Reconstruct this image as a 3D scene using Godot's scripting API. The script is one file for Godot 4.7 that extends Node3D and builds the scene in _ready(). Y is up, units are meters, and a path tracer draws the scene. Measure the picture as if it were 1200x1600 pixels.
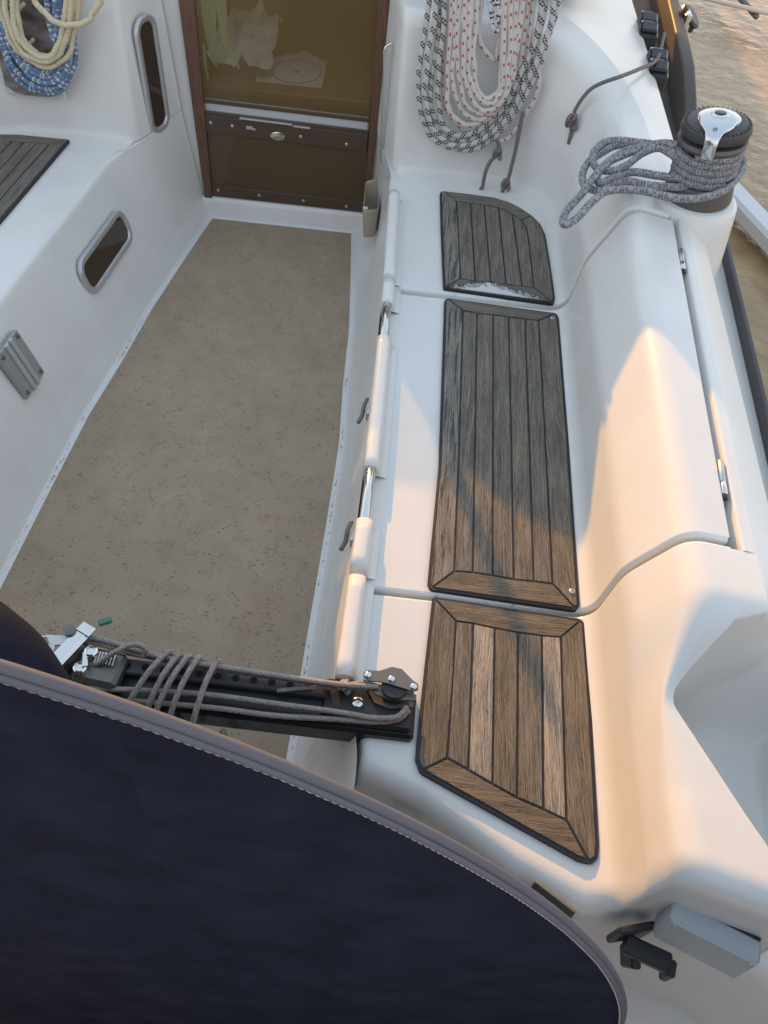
extends Node3D
# A sailing yacht's cockpit seen from behind the wheel. x to starboard, y up, -z to the bow, metres;
# the forward edge of the cockpit floor is z = 0, the floor y = 0.

var M := {}
var yacht: Node3D
var rng := RandomNumberGenerator.new()
var sg := 0   # running smooth group

const TEAK1 = [
	[0.630,0.391,0.638,0.381,0.683,0.437,0.698,0.659,0.711,0.876,0.667,0.926,0.657,0.797,0.643,0.601],
	[0.638,0.381,0.728,0.382,0.807,0.388,0.855,0.405,0.894,0.435,0.932,0.477,0.899,0.511,0.870,0.480,0.847,0.459,0.824,0.449,0.776,0.442,0.729,0.441,0.683,0.437],
	[0.932,0.477,0.958,0.524,0.971,0.585,0.978,0.704,0.983,0.810,0.987,0.917,0.983,0.941,0.931,0.883,0.923,0.708,0.918,0.595,0.913,0.551,0.899,0.511],
	[0.667,0.926,0.711,0.876,0.756,0.880,0.802,0.876,0.847,0.878,0.895,0.880,0.931,0.883,0.983,0.941],
	[0.683,0.437,0.729,0.441,0.756,0.880,0.711,0.876],
	[0.729,0.441,0.776,0.442,0.802,0.876,0.756,0.880],
	[0.776,0.442,0.824,0.449,0.847,0.878,0.802,0.876],
	[0.824,0.449,0.847,0.459,0.870,0.480,0.895,0.880,0.847,0.878],
	[0.870,0.480,0.899,0.511,0.913,0.551,0.918,0.595,0.923,0.708,0.931,0.883,0.895,0.880]]
const TEAK2 = [
	[0.673,0.995,0.678,0.982,0.724,1.030,0.731,1.549,0.734,1.934,0.690,1.981,0.684,1.970,0.690,1.633],
	[0.678,0.982,0.989,0.996,0.939,1.039,0.901,1.038,0.854,1.038,0.810,1.035,0.764,1.036,0.724,1.030],
	[0.989,0.996,0.994,1.016,0.995,1.531,0.992,1.982,0.985,1.991,0.942,1.938,0.941,1.390,0.939,1.039],
	[0.690,1.981,0.734,1.934,0.773,1.932,0.815,1.934,0.860,1.938,0.902,1.937,0.942,1.938,0.985,1.991],
	[0.724,1.030,0.764,1.036,0.773,1.932,0.734,1.934,0.731,1.549],
	[0.764,1.036,0.810,1.035,0.815,1.934,0.773,1.932],
	[0.810,1.035,0.854,1.038,0.860,1.938,0.815,1.934],
	[0.854,1.038,0.901,1.038,0.902,1.937,0.860,1.938],
	[0.901,1.038,0.939,1.039,0.941,1.390,0.942,1.938,0.902,1.937]]
const TEAK3 = [
	[0.696,2.007,0.742,2.055,0.742,2.169,0.737,2.339,0.694,2.366,0.685,2.346,0.685,2.317,0.690,2.162],
	[0.696,2.007,0.995,2.020,0.953,2.064,0.915,2.066,0.867,2.065,0.820,2.061,0.777,2.056,0.742,2.055],
	[0.995,2.020,1.000,2.030,0.999,2.229,0.994,2.457,0.991,2.476,0.983,2.483,0.977,2.483,0.945,2.423,0.953,2.064],
	[0.694,2.366,0.737,2.339,0.775,2.356,0.818,2.376,0.861,2.395,0.906,2.409,0.945,2.423,0.977,2.483,0.963,2.481],
	[0.742,2.055,0.777,2.056,0.775,2.356,0.737,2.339],
	[0.777,2.056,0.820,2.061,0.818,2.376,0.775,2.356],
	[0.820,2.061,0.867,2.065,0.861,2.395,0.818,2.376],
	[0.867,2.065,0.915,2.066,0.906,2.409,0.861,2.395],
	[0.915,2.066,0.953,2.064,0.945,2.423,0.906,2.409]]
const COIL_BLACK = [
	[0.518,1.015,0.247,0.525,0.889,0.263,0.517,0.804,0.273,0.516,0.724,0.282,0.525,0.660,0.290,0.561,0.572,0.301,0.618,0.540,0.304,0.688,0.530,0.306,0.749,0.553,0.303,0.799,0.600,0.297,0.845,0.686,0.287,0.876,0.780,0.276,0.892,0.868,0.265,0.902,0.950,0.255,0.898,1.028,0.246],
	[0.543,1.020,0.257,0.551,0.902,0.271,0.540,0.809,0.282,0.536,0.738,0.291,0.542,0.675,0.298,0.574,0.597,0.308,0.632,0.553,0.313,0.696,0.552,0.313,0.760,0.584,0.309,0.807,0.644,0.302,0.843,0.722,0.293,0.871,0.805,0.283,0.891,0.912,0.270,0.874,1.029,0.256],
	[0.549,1.016,0.242,0.565,0.857,0.261,0.559,0.762,0.273,0.556,0.698,0.280,0.569,0.634,0.288,0.599,0.578,0.295,0.647,0.558,0.297,0.705,0.564,0.297,0.762,0.604,0.292,0.804,0.657,0.285,0.836,0.734,0.276,0.856,0.807,0.267,0.869,0.926,0.253,0.857,1.023,0.241],
	[0.558,1.019,0.251,0.575,0.861,0.270,0.577,0.767,0.281,0.582,0.704,0.289,0.594,0.645,0.296,0.619,0.594,0.302,0.656,0.575,0.304,0.712,0.588,0.303,0.767,0.633,0.297,0.804,0.688,0.291,0.830,0.764,0.282,0.847,0.835,0.273,0.859,0.928,0.262,0.848,1.025,0.250]]
const COIL_RED = [
	[0.568,1.016,0.237,0.586,0.858,0.256,0.589,0.772,0.267,0.602,0.682,0.277,0.621,0.637,0.283,0.663,0.597,0.288,0.710,0.597,0.288,0.767,0.632,0.283,0.806,0.702,0.275,0.822,0.780,0.266,0.822,0.879,0.254,0.810,1.018,0.237],
	[0.580,1.025,0.266,0.597,0.869,0.285,0.605,0.775,0.296,0.613,0.695,0.306,0.637,0.641,0.312,0.677,0.616,0.315,0.717,0.623,0.314,0.767,0.663,0.310,0.796,0.731,0.302,0.805,0.811,0.292,0.801,0.907,0.280,0.792,1.025,0.266],
	[0.594,1.028,0.272,0.611,0.872,0.291,0.616,0.778,0.302,0.639,0.704,0.311,0.665,0.660,0.316,0.704,0.643,0.318,0.739,0.646,0.318,0.774,0.685,0.313,0.800,0.760,0.304,0.798,0.847,0.294,0.798,0.949,0.281,0.787,1.026,0.272],
	[0.610,1.031,0.277,0.625,0.875,0.296,0.634,0.782,0.307,0.658,0.713,0.316,0.684,0.674,0.320,0.722,0.659,0.322,0.756,0.667,0.321,0.785,0.707,0.316,0.797,0.776,0.308,0.789,0.869,0.297,0.769,1.026,0.278],
	[0.625,1.034,0.283,0.636,0.898,0.299,0.650,0.795,0.312,0.670,0.735,0.319,0.697,0.692,0.324,0.735,0.672,0.327,0.769,0.685,0.325,0.789,0.737,0.319,0.784,0.807,0.310,0.772,0.911,0.298,0.755,1.026,0.284],
	[0.637,1.036,0.285,0.647,0.920,0.299,0.663,0.818,0.311,0.679,0.754,0.319,0.704,0.711,0.324,0.737,0.692,0.326,0.765,0.704,0.325,0.780,0.746,0.320,0.768,0.828,0.310,0.737,1.025,0.286],
	[0.652,1.036,0.280,0.667,0.920,0.294,0.678,0.818,0.306,0.692,0.753,0.314,0.713,0.715,0.318,0.739,0.707,0.319,0.763,0.720,0.318,0.769,0.761,0.313,0.757,0.846,0.303,0.728,1.023,0.281],
	[0.671,1.030,0.256,0.681,0.914,0.270,0.682,0.873,0.274,0.703,0.837,0.279,0.737,0.808,0.282,0.755,0.820,0.281,0.747,0.879,0.274,0.720,1.016,0.257],
	[0.826,1.019,0.237,0.837,0.922,0.249,0.840,0.838,0.259,0.879,0.790,0.264,0.886,0.709,0.274,0.865,0.637,0.283,0.829,0.579,0.290,0.789,0.565,0.291]]
const COIL_TAILS = [
	[0.787,0.580,0.302,0.802,0.552,0.305,0.796,0.526,0.308,0.781,0.504,0.311,0.772,0.477,0.314,0.769,0.445,0.318,0.769,0.423,0.320,0.763,0.407,0.322],
	[0.859,0.665,0.291,0.858,0.592,0.300,0.857,0.542,0.306,0.854,0.501,0.311,0.852,0.469,0.315,0.848,0.448,0.317,0.840,0.420,0.321,0.837,0.404,0.323]]
const COIL_BW = [
	[0.692,1.006,0.273,0.704,0.945,0.281,0.719,0.914,0.285,0.736,0.887,0.288,0.745,0.904,0.286,0.743,0.952,0.280,0.728,1.009,0.273],
	[0.703,1.008,0.278,0.717,0.955,0.285,0.725,0.932,0.287,0.737,0.909,0.290],
	[0.714,1.011,0.283,0.728,0.958,0.289,0.733,0.938,0.292,0.739,0.915,0.294]]
const COIL_BLUE = [
	[-0.787,0.864,0.256,-0.816,0.772,0.267,-0.828,0.701,0.275,-0.821,0.633,0.283,-0.791,0.588,0.289,-0.750,0.569,0.291,-0.698,0.569,0.291,-0.646,0.594,0.288,-0.609,0.648,0.281,-0.590,0.699,0.275,-0.583,0.770,0.267,-0.572,0.882,0.253],
	[-0.792,0.867,0.267,-0.815,0.776,0.278,-0.810,0.706,0.286,-0.802,0.644,0.294,-0.771,0.602,0.299,-0.732,0.588,0.301,-0.690,0.585,0.301,-0.644,0.609,0.298,-0.617,0.657,0.292,-0.608,0.748,0.281,-0.583,0.885,0.265],
	[-0.768,0.872,0.277,-0.794,0.770,0.289,-0.791,0.712,0.296,-0.779,0.665,0.301,-0.753,0.625,0.306,-0.718,0.606,0.308,-0.675,0.608,0.308,-0.638,0.634,0.305,-0.614,0.680,0.300,-0.609,0.775,0.288,-0.592,0.887,0.275],
	[-0.761,0.872,0.275,-0.787,0.770,0.287,-0.782,0.707,0.294,-0.767,0.660,0.300,-0.738,0.631,0.303,-0.706,0.622,0.305,-0.672,0.625,0.304,-0.644,0.647,0.302,-0.626,0.702,0.295,-0.627,0.772,0.287,-0.606,0.885,0.273],
	[-0.758,0.871,0.270,-0.784,0.757,0.283,-0.777,0.701,0.290,-0.756,0.655,0.296,-0.727,0.638,0.298,-0.694,0.633,0.298,-0.663,0.649,0.296,-0.640,0.687,0.292,-0.640,0.770,0.282,-0.616,0.883,0.268],
	[-0.633,0.886,0.283,-0.636,0.831,0.289,-0.641,0.774,0.296,-0.637,0.733,0.301,-0.622,0.776,0.296,-0.612,0.844,0.288,-0.607,0.888,0.283]]
const COIL_CREAM = [
	[-0.773,0.876,0.294,-0.784,0.799,0.303,-0.775,0.742,0.310,-0.760,0.697,0.316,-0.725,0.671,0.319,-0.684,0.661,0.320,-0.646,0.669,0.319,-0.604,0.697,0.316,-0.575,0.742,0.310,-0.547,0.808,0.302,-0.521,0.898,0.291],
	[-0.745,0.882,0.305,-0.759,0.805,0.315,-0.758,0.748,0.321,-0.742,0.707,0.326,-0.706,0.685,0.329,-0.669,0.681,0.330,-0.639,0.691,0.328,-0.604,0.725,0.324,-0.569,0.788,0.317,-0.537,0.900,0.303],
	[-0.725,0.885,0.309,-0.740,0.808,0.318,-0.742,0.762,0.324,-0.728,0.724,0.328,-0.701,0.701,0.331,-0.673,0.693,0.332,-0.646,0.701,0.331,-0.617,0.732,0.327,-0.583,0.799,0.319,-0.543,0.901,0.307],
	[-0.711,0.883,0.299,-0.730,0.805,0.309,-0.737,0.764,0.314,-0.726,0.726,0.318,-0.706,0.706,0.320,-0.684,0.696,0.322,-0.660,0.694,0.322,-0.634,0.711,0.320,-0.590,0.773,0.312,-0.535,0.856,0.303,-0.510,0.901,0.297],
	[-0.651,0.896,0.324,-0.650,0.847,0.330,-0.633,0.820,0.333,-0.605,0.804,0.335,-0.565,0.797,0.336,-0.527,0.801,0.335,-0.491,0.821,0.333,-0.468,0.847,0.330,-0.455,0.875,0.326,-0.446,0.913,0.322,-0.438,0.976,0.314]]
const WINCH_SHEET = [
	[1.378,0.835,0.799,1.396,0.820,0.804,1.389,0.805,0.843,1.331,0.800,0.939,1.249,0.800,0.996,1.181,0.800,1.002,1.120,0.790,0.965,1.048,0.775,0.952,1.006,0.765,0.991,0.968,0.740,1.038,0.942,0.725,1.050,0.935,0.725,1.031,0.947,0.735,0.994,0.983,0.760,0.947,1.012,0.785,0.900,1.052,0.795,0.839,1.092,0.810,0.821,1.134,0.830,0.814,1.173,0.850,0.827,1.203,0.860,0.852],
	[1.349,0.845,0.846,1.312,0.840,0.882,1.265,0.830,0.910,1.228,0.830,0.885,1.191,0.840,0.856,1.162,0.840,0.834,1.126,0.820,0.834,1.092,0.800,0.860,1.057,0.785,0.868,1.024,0.780,0.854,1.010,0.785,0.823,1.016,0.795,0.787,1.045,0.800,0.745,1.080,0.810,0.748,1.124,0.820,0.770,1.162,0.835,0.808,1.203,0.845,0.859,1.247,0.850,0.888],
	[1.367,0.820,0.830,1.311,0.810,0.875,1.241,0.800,0.899,1.174,0.795,0.889,1.110,0.785,0.864,1.058,0.775,0.889,1.025,0.770,0.910,1.023,0.775,0.873,1.044,0.790,0.840,1.086,0.805,0.802,1.120,0.820,0.801,1.152,0.835,0.810],
	[1.216,0.830,0.835,1.158,0.825,0.788,1.083,0.800,0.752,1.036,0.785,0.777,1.000,0.775,0.820,0.986,0.765,0.862,0.988,0.760,0.904,1.009,0.757,0.922,1.036,0.760,0.926,1.061,0.765,0.893,1.103,0.770,0.884,1.157,0.780,0.915,1.250,0.785,0.910,1.319,0.790,0.877,1.371,0.800,0.828]]
const KNOT_LINE = [
	[1.368,0.735,-0.307,1.304,0.745,-0.032,1.187,0.820,0.275,1.102,0.845,0.421,1.066,0.811,0.385,1.038,0.779,0.362,1.020,0.739,0.350,1.010,0.703,0.345]]
const TRAV_LINES = [
	[0.035,0.475,2.226,0.076,0.475,2.213,0.201,0.475,2.235,0.379,0.475,2.244,0.519,0.472,2.247,0.600,0.470,2.242],
	[0.036,0.463,2.215,0.062,0.463,2.215,0.199,0.463,2.234,0.377,0.463,2.242,0.519,0.462,2.244,0.594,0.462,2.242],
	[0.065,0.450,2.302,0.156,0.450,2.294,0.293,0.450,2.286,0.421,0.450,2.288,0.537,0.450,2.290,0.600,0.450,2.293,0.640,0.455,2.288,0.656,0.460,2.270],
	[0.158,0.440,2.310,0.308,0.440,2.305,0.423,0.440,2.306,0.538,0.440,2.299,0.601,0.440,2.296,0.641,0.445,2.289,0.660,0.450,2.271],
	[0.055,0.450,2.256,0.091,0.470,2.261,0.120,0.490,2.248,0.152,0.500,2.231,0.174,0.495,2.231,0.175,0.475,2.236,0.135,0.455,2.225]]
const WRAPS = [
	[0.223,0.445,2.219,0.217,0.473,2.225,0.213,0.485,2.231,0.191,0.482,2.272,0.168,0.455,2.313,0.164,0.420,2.319,0.168,0.385,2.303],
	[0.244,0.445,2.223,0.238,0.473,2.229,0.234,0.485,2.235,0.218,0.482,2.275,0.202,0.455,2.316,0.198,0.420,2.322,0.202,0.385,2.306],
	[0.262,0.445,2.223,0.256,0.473,2.229,0.252,0.485,2.235,0.235,0.482,2.278,0.218,0.455,2.321,0.214,0.420,2.327,0.218,0.385,2.311],
	[0.281,0.445,2.224,0.275,0.473,2.230,0.271,0.485,2.236,0.257,0.482,2.281,0.244,0.455,2.325,0.240,0.420,2.331,0.244,0.385,2.315],
	[0.315,0.445,2.226,0.309,0.473,2.232,0.305,0.485,2.238,0.295,0.482,2.286,0.286,0.455,2.334,0.282,0.420,2.340,0.286,0.385,2.324]]

# ---------------------------------------------------------------- helpers
func lin(r: float, g: float, b: float) -> Color:
	return Color(r, g, b).linear_to_srgb()

func new_st() -> SurfaceTool:
	var st := SurfaceTool.new()
	st.begin(Mesh.PRIMITIVE_TRIANGLES)
	return st

func commit(st: SurfaceTool, called: String, m: Material, parent: Node = self) -> MeshInstance3D:
	st.generate_normals()
	st.generate_tangents()
	st.index()
	var o := MeshInstance3D.new()
	o.name = called
	o.mesh = st.commit()
	o.mesh.surface_set_material(0, m)
	parent.add_child(o, true)
	return o

func share(src: MeshInstance3D, called: String, xf: Transform3D, parent: Node) -> MeshInstance3D:
	var o := MeshInstance3D.new()
	o.name = called
	o.mesh = src.mesh
	o.transform = xf
	parent.add_child(o, true)
	return o

func thing(called: String, label: String, category: String, group := "") -> Node3D:
	var o := Node3D.new()
	o.name = called
	add_child(o, true)
	tag(o, label, category, group)
	return o

func tag(o: Node, label: String, category: String, group := "") -> void:
	o.set_meta("label", label)
	if category: o.set_meta("category", category)
	if group: o.set_meta("group", group)

func sub(called: String, parent: Node, label := "") -> Node3D:
	var o := Node3D.new()
	o.name = called
	parent.add_child(o, true)
	if label: o.set_meta("label", label)
	return o

func tri(st: SurfaceTool, a: Vector3, b: Vector3, c: Vector3, ua: Vector2, ub: Vector2, uc: Vector2) -> void:
	st.set_uv(ua); st.add_vertex(a)
	st.set_uv(ub); st.add_vertex(b)
	st.set_uv(uc); st.add_vertex(c)

func quad(st: SurfaceTool, a: Vector3, b: Vector3, c: Vector3, d: Vector3) -> void:
	var w := a.distance_to(b)
	var h := a.distance_to(d)
	tri(st, a, b, c, Vector2(0, 0), Vector2(w, 0), Vector2(w, h))
	tri(st, a, c, d, Vector2(0, 0), Vector2(w, h), Vector2(0, h))

# a sheet through rows of points; uv in metres (or 0..1 across when unit)
func grid(st: SurfaceTool, rows: Array, unit := false, vlen := 1.0) -> void:
	sg += 1
	st.set_smooth_group(sg)
	var n: int = rows[0].size()
	var mid: PackedVector3Array = rows[rows.size() / 2]
	var us := PackedFloat32Array()
	var acc := 0.0
	for j in n:
		if j > 0: acc += mid[j].distance_to(mid[j - 1])
		us.append(float(j) / (n - 1) if unit else acc)
	var v0 := rng.randf() if unit else 0.0
	for i in rows.size() - 1:
		var r0: PackedVector3Array = rows[i]
		var r1: PackedVector3Array = rows[i + 1]
		var v1 := v0 + r0[n / 2].distance_to(r1[n / 2]) / vlen
		for j in n - 1:
			var a := r0[j]; var b := r0[j + 1]; var c := r1[j + 1]; var d := r1[j]
			if a.distance_squared_to(b) + c.distance_squared_to(d) < 1e-12: continue
			var ua := Vector2(us[j], v0); var ub := Vector2(us[j + 1], v0); var uc := Vector2(us[j + 1], v1); var ud := Vector2(us[j], v1)
			if a.distance_squared_to(b) > 1e-12: tri(st, a, b, c, ua, ub, uc)
			if c.distance_squared_to(d) > 1e-12: tri(st, a, c, d, ua, uc, ud)
		v0 = v1

func spline(p: PackedVector3Array, per := 8) -> PackedVector3Array:
	var o := PackedVector3Array()
	for i in p.size() - 1:
		var a := p[max(i - 1, 0)]; var b := p[i]; var c := p[i + 1]; var d := p[min(i + 2, p.size() - 1)]
		for k in per:
			o.append(b.cubic_interpolate(c, a, d, float(k) / per))
	o.append(p[p.size() - 1])
	return o

func v3s(a: Array) -> PackedVector3Array:
	var o := PackedVector3Array()
	for i in range(0, a.size(), 3): o.append(Vector3(a[i], a[i + 1], a[i + 2]))
	return o

func tube(st: SurfaceTool, p: PackedVector3Array, r: float, sides := 10, pitch := 0.06, cap := true) -> void:
	var rows := []
	var t := (p[1] - p[0]).normalized()
	var u := t.cross(Vector3.UP if absf(t.y) < 0.9 else Vector3.RIGHT).normalized()
	var rad := PackedFloat32Array()
	var pts := PackedVector3Array()
	if cap:
		pts.append(p[0] - t * r * 0.5); rad.append(r * 0.02)
		pts.append(p[0] - t * r * 0.3); rad.append(r * 0.75)
	for q in p: pts.append(q); rad.append(r)
	if cap:
		var e := (p[p.size() - 1] - p[p.size() - 2]).normalized()
		pts.append(p[p.size() - 1] + e * r * 0.3); rad.append(r * 0.75)
		pts.append(p[p.size() - 1] + e * r * 0.5); rad.append(r * 0.02)
	for i in pts.size():
		var d := (pts[min(i + 1, pts.size() - 1)] - pts[max(i - 1, 0)]).normalized()
		u = (u - d * u.dot(d)).normalized()
		var w := d.cross(u)
		var row := PackedVector3Array()
		for k in sides + 1:
			var a := TAU * k / sides
			row.append(pts[i] + (u * cos(a) + w * sin(a)) * rad[i])
		rows.append(row)
	grid(st, rows, true, pitch)

func rod(st: SurfaceTool, a: Vector3, b: Vector3, r: float, sides := 12) -> void:
	tube(st, PackedVector3Array([a, a.lerp(b, 0.5), b]), r, sides)

# chamfered box
func rbox(st: SurfaceTool, at: Vector3, size: Vector3, bev := 0.002, bs := Basis.IDENTITY) -> void:
	st.set_smooth_group(0xFFFFFFFF)
	var h := size / 2
	var ax := [Vector3.RIGHT, Vector3.UP, Vector3.BACK]
	var pt := func(s: Vector3, f: int) -> Vector3:
		var q := Vector3(s.x * (h.x - bev), s.y * (h.y - bev), s.z * (h.z - bev))
		q[f] = s[f] * h[f]
		return at + bs * q
	for f in 3:
		var g := (f + 1) % 3
		var k := (f + 2) % 3
		for s in [-1.0, 1.0]:
			var c := []
			for e in [[-1, -1], [1, -1], [1, 1], [-1, 1]]:
				var v := Vector3.ZERO
				v[f] = s; v[g] = e[0]; v[k] = e[1]
				c.append(pt.call(v, f))
			if s < 0: quad(st, c[0], c[1], c[2], c[3])
			else: quad(st, c[3], c[2], c[1], c[0])
		for e in [[-1, -1], [1, -1], [1, 1], [-1, 1]]:   # edges along f
			var a := Vector3.ZERO
			a[f] = -1; a[g] = e[0]; a[k] = e[1]
			var b := a
			b[f] = 1
			if e[0] * e[1] > 0: quad(st, pt.call(a, g), pt.call(b, g), pt.call(b, k), pt.call(a, k))
			else: quad(st, pt.call(a, k), pt.call(b, k), pt.call(b, g), pt.call(a, g))
	for sx in [-1, 1]:
		for sy in [-1, 1]:
			for sz in [-1, 1]:
				var v := Vector3(sx, sy, sz)
				var p := [pt.call(v, 0), pt.call(v, 1), pt.call(v, 2)]
				if sx * sy * sz > 0: tri(st, p[0], p[2], p[1], Vector2.ZERO, Vector2(bev, 0), Vector2(0, bev))
				else: tri(st, p[0], p[1], p[2], Vector2.ZERO, Vector2(bev, 0), Vector2(0, bev))

# an outline (x, z) raised from y0 to y1 with a bevel, mapped through xf; grain is the angle of the uv's v axis
func prism(st: SurfaceTool, poly: PackedVector2Array, y0: float, y1: float, bev: float, xf := Transform3D.IDENTITY, grain := 0.0, off := Vector2.ZERO) -> void:
	st.set_smooth_group(0xFFFFFFFF)
	if Geometry2D.is_polygon_clockwise(poly): poly = poly.duplicate(); poly.reverse()
	var inn := poly
	if bev > 0:
		var q := Geometry2D.offset_polygon(poly, -bev)
		if q.size() == 1 and q[0].size() == poly.size():
			inn = q[0]
			# line the starts up
			var best := 0
			for i in inn.size():
				if inn[i].distance_to(poly[0]) < inn[best].distance_to(poly[0]): best = i
			var r := PackedVector2Array()
			for i in inn.size(): r.append(inn[(best + i) % inn.size()])
			inn = r
	var n := poly.size()
	var uv := func(p: Vector2) -> Vector2: return p.rotated(-grain) + off
	var ix := Geometry2D.triangulate_polygon(inn)
	for i in range(0, ix.size(), 3):
		var a := inn[ix[i]]; var b := inn[ix[i + 1]]; var c := inn[ix[i + 2]]
		tri(st, xf * Vector3(a.x, y1, a.y), xf * Vector3(b.x, y1, b.y), xf * Vector3(c.x, y1, c.y), uv.call(a), uv.call(b), uv.call(c))
	for i in n:
		var j := (i + 1) % n
		var a := poly[i]; var b := poly[j]; var c := inn[j]; var d := inn[i]
		var ym := y1 - bev
		if inn != poly:
			tri(st, xf * Vector3(a.x, ym, a.y), xf * Vector3(b.x, ym, b.y), xf * Vector3(c.x, y1, c.y), uv.call(a), uv.call(b), uv.call(c))
			tri(st, xf * Vector3(a.x, ym, a.y), xf * Vector3(c.x, y1, c.y), xf * Vector3(d.x, y1, d.y), uv.call(a), uv.call(c), uv.call(d))
		else: ym = y1
		tri(st, xf * Vector3(a.x, y0, a.y), xf * Vector3(b.x, y0, b.y), xf * Vector3(b.x, ym, b.y), uv.call(a), uv.call(b), uv.call(b) + Vector2(0.01, 0))
		tri(st, xf * Vector3(a.x, y0, a.y), xf * Vector3(b.x, ym, b.y), xf * Vector3(a.x, ym, a.y), uv.call(a), uv.call(b) + Vector2(0.01, 0), uv.call(a) + Vector2(0.01, 0))

# profile of (radius, height) turned about xf's y axis; a new smooth group at each sharp turn
func lathe(st: SurfaceTool, prof: Array, xf := Transform3D.IDENTITY, sides := 32, a0 := 0.0, a1 := TAU) -> void:
	var run := []
	for i in prof.size():
		var row := PackedVector3Array()
		for k in sides + 1:
			var a := lerpf(a0, a1, float(k) / sides)
			row.append(xf * Vector3(cos(a) * prof[i][0], prof[i][1], sin(a) * prof[i][0]))
		run.append(row)
		if i > 0 and i < prof.size() - 1:
			var d0 := Vector2(prof[i][0] - prof[i - 1][0], prof[i][1] - prof[i - 1][1]).normalized()
			var d1 := Vector2(prof[i + 1][0] - prof[i][0], prof[i + 1][1] - prof[i][1]).normalized()
			if d0.dot(d1) < 0.8:
				grid(st, run)
				run = [row]
	grid(st, run)

func rrect(w: float, h: float, r: float, per := 6) -> PackedVector2Array:
	var o := PackedVector2Array()
	for q in [[w / 2 - r, h / 2 - r, 0.0], [-w / 2 + r, h / 2 - r, 0.25], [-w / 2 + r, -h / 2 + r, 0.5], [w / 2 - r, -h / 2 + r, 0.75]]:
		for k in per + 1:
			var a: float = TAU * (q[2] + 0.25 * k / per)
			o.append(Vector2(q[0] + cos(a) * r, q[1] + sin(a) * r))
	return o

func disc(n: int, r: float, at := Vector2.ZERO) -> PackedVector2Array:
	var o := PackedVector2Array()
	for k in n: o.append(at + Vector2.from_angle(TAU * k / n) * r)
	return o

# polyline with a radius at each corner -> points, always seg + 1 for each inner corner
func fillet(v: Array, seg := 5) -> PackedVector2Array:
	var o := PackedVector2Array()
	o.append(Vector2(v[0][0], v[0][1]))
	for i in range(1, v.size() - 1):
		var a := Vector2(v[i - 1][0], v[i - 1][1]); var b := Vector2(v[i][0], v[i][1]); var c := Vector2(v[i + 1][0], v[i + 1][1])
		var r: float = v[i][2] if v[i].size() > 2 else 0.001
		var da := (a - b).normalized(); var dc := (c - b).normalized()
		var half := acos(clampf(da.dot(dc), -1, 1)) / 2
		var t := minf(r / maxf(tan(half), 0.001), minf(a.distance_to(b), b.distance_to(c)) * 0.48)
		var p0 := b + da * t; var p1 := b + dc * t
		for k in seg + 1:
			var f := float(k) / seg
			o.append(p0.lerp(b, f).lerp(b.lerp(p1, f), f))
	o.append(Vector2(v[v.size() - 1][0], v[v.size() - 1][1]))
	return o

func pw(x: float, tab: Array) -> float:   # piecewise linear
	if x <= tab[0][0]: return tab[0][1]
	for i in tab.size() - 1:
		if x <= tab[i + 1][0]:
			return lerpf(tab[i][1], tab[i + 1][1], (x - tab[i][0]) / (tab[i + 1][0] - tab[i][0]))
	return tab[tab.size() - 1][1]

# extra rows that roll a sheet's last row over an edge and down; down is into the sheet
func rolled(rows: Array, r: float, deep: float, flip: bool) -> Array:
	var o := rows.duplicate()
	var last: PackedVector3Array = rows[rows.size() - 1]
	var prev: PackedVector3Array = rows[rows.size() - 2]
	var n := last.size()
	var nor := PackedVector3Array(); var out := PackedVector3Array()
	for j in n:
		var d := (last[j] - prev[j]).normalized()
		var s := (last[min(j + 1, n - 1)] - last[max(j - 1, 0)]).normalized()
		var m := s.cross(d).normalized()
		if flip: m = -m
		nor.append(m); out.append(d)
	for k in 3:
		var a := PI / 2 * (k + 1) / 3
		var row := PackedVector3Array()
		for j in n: row.append(last[j] + out[j] * sin(a) * r - nor[j] * (1 - cos(a)) * r)
		o.append(row)
	var bot := PackedVector3Array()
	for j in n: bot.append(last[j] + out[j] * r - nor[j] * deep)
	o.append(bot)
	return o

func turned(rows: Array) -> Array:   # transpose
	var o := []
	for j in rows[0].size():
		var r := PackedVector3Array()
		for i in rows.size(): r.append(rows[i][j])
		o.append(r)
	return o

# a bolt or screw head with a slot, facing xf's y
func screw(st: SurfaceTool, xf: Transform3D, r: float) -> void:
	lathe(st, [[r, 0.0], [r * 0.96, r * 0.3], [r * 0.6, r * 0.5], [r * 0.35, r * 0.52], [r * 0.3, r * 0.2], [0.0001, r * 0.18]], xf, 12)

func facing(at: Vector3, n: Vector3, along := Vector3.RIGHT) -> Transform3D:   # y to n, x near along
	var y := n.normalized()
	var x := (along - y * along.dot(y)).normalized()
	return Transform3D(Basis(x, y, x.cross(y)), at)


# ---------------------------------------------------------------- materials
func noise(sd: int, freq: float, oct := 3) -> FastNoiseLite:
	var f := FastNoiseLite.new()
	f.seed = sd
	f.noise_type = FastNoiseLite.TYPE_SIMPLEX_SMOOTH
	f.frequency = freq
	f.fractal_octaves = oct
	return f

func std(called: String, c: Color, rough: float, metal := 0.0) -> StandardMaterial3D:
	var m := StandardMaterial3D.new()
	m.resource_name = called
	m.albedo_color = c
	m.roughness = rough
	m.metallic = metal
	M[called] = m
	return m

func tex(img: Image, mip := true) -> ImageTexture:
	if mip: img.generate_mipmaps()
	return ImageTexture.create_from_image(img)

func bump(img: Image, s: float) -> ImageTexture:
	var b := img.duplicate()
	b.clear_mipmaps()
	b.convert(Image.FORMAT_RGBA8)
	b.bump_map_to_normal_map(s)
	return ImageTexture.create_from_image(b)

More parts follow.
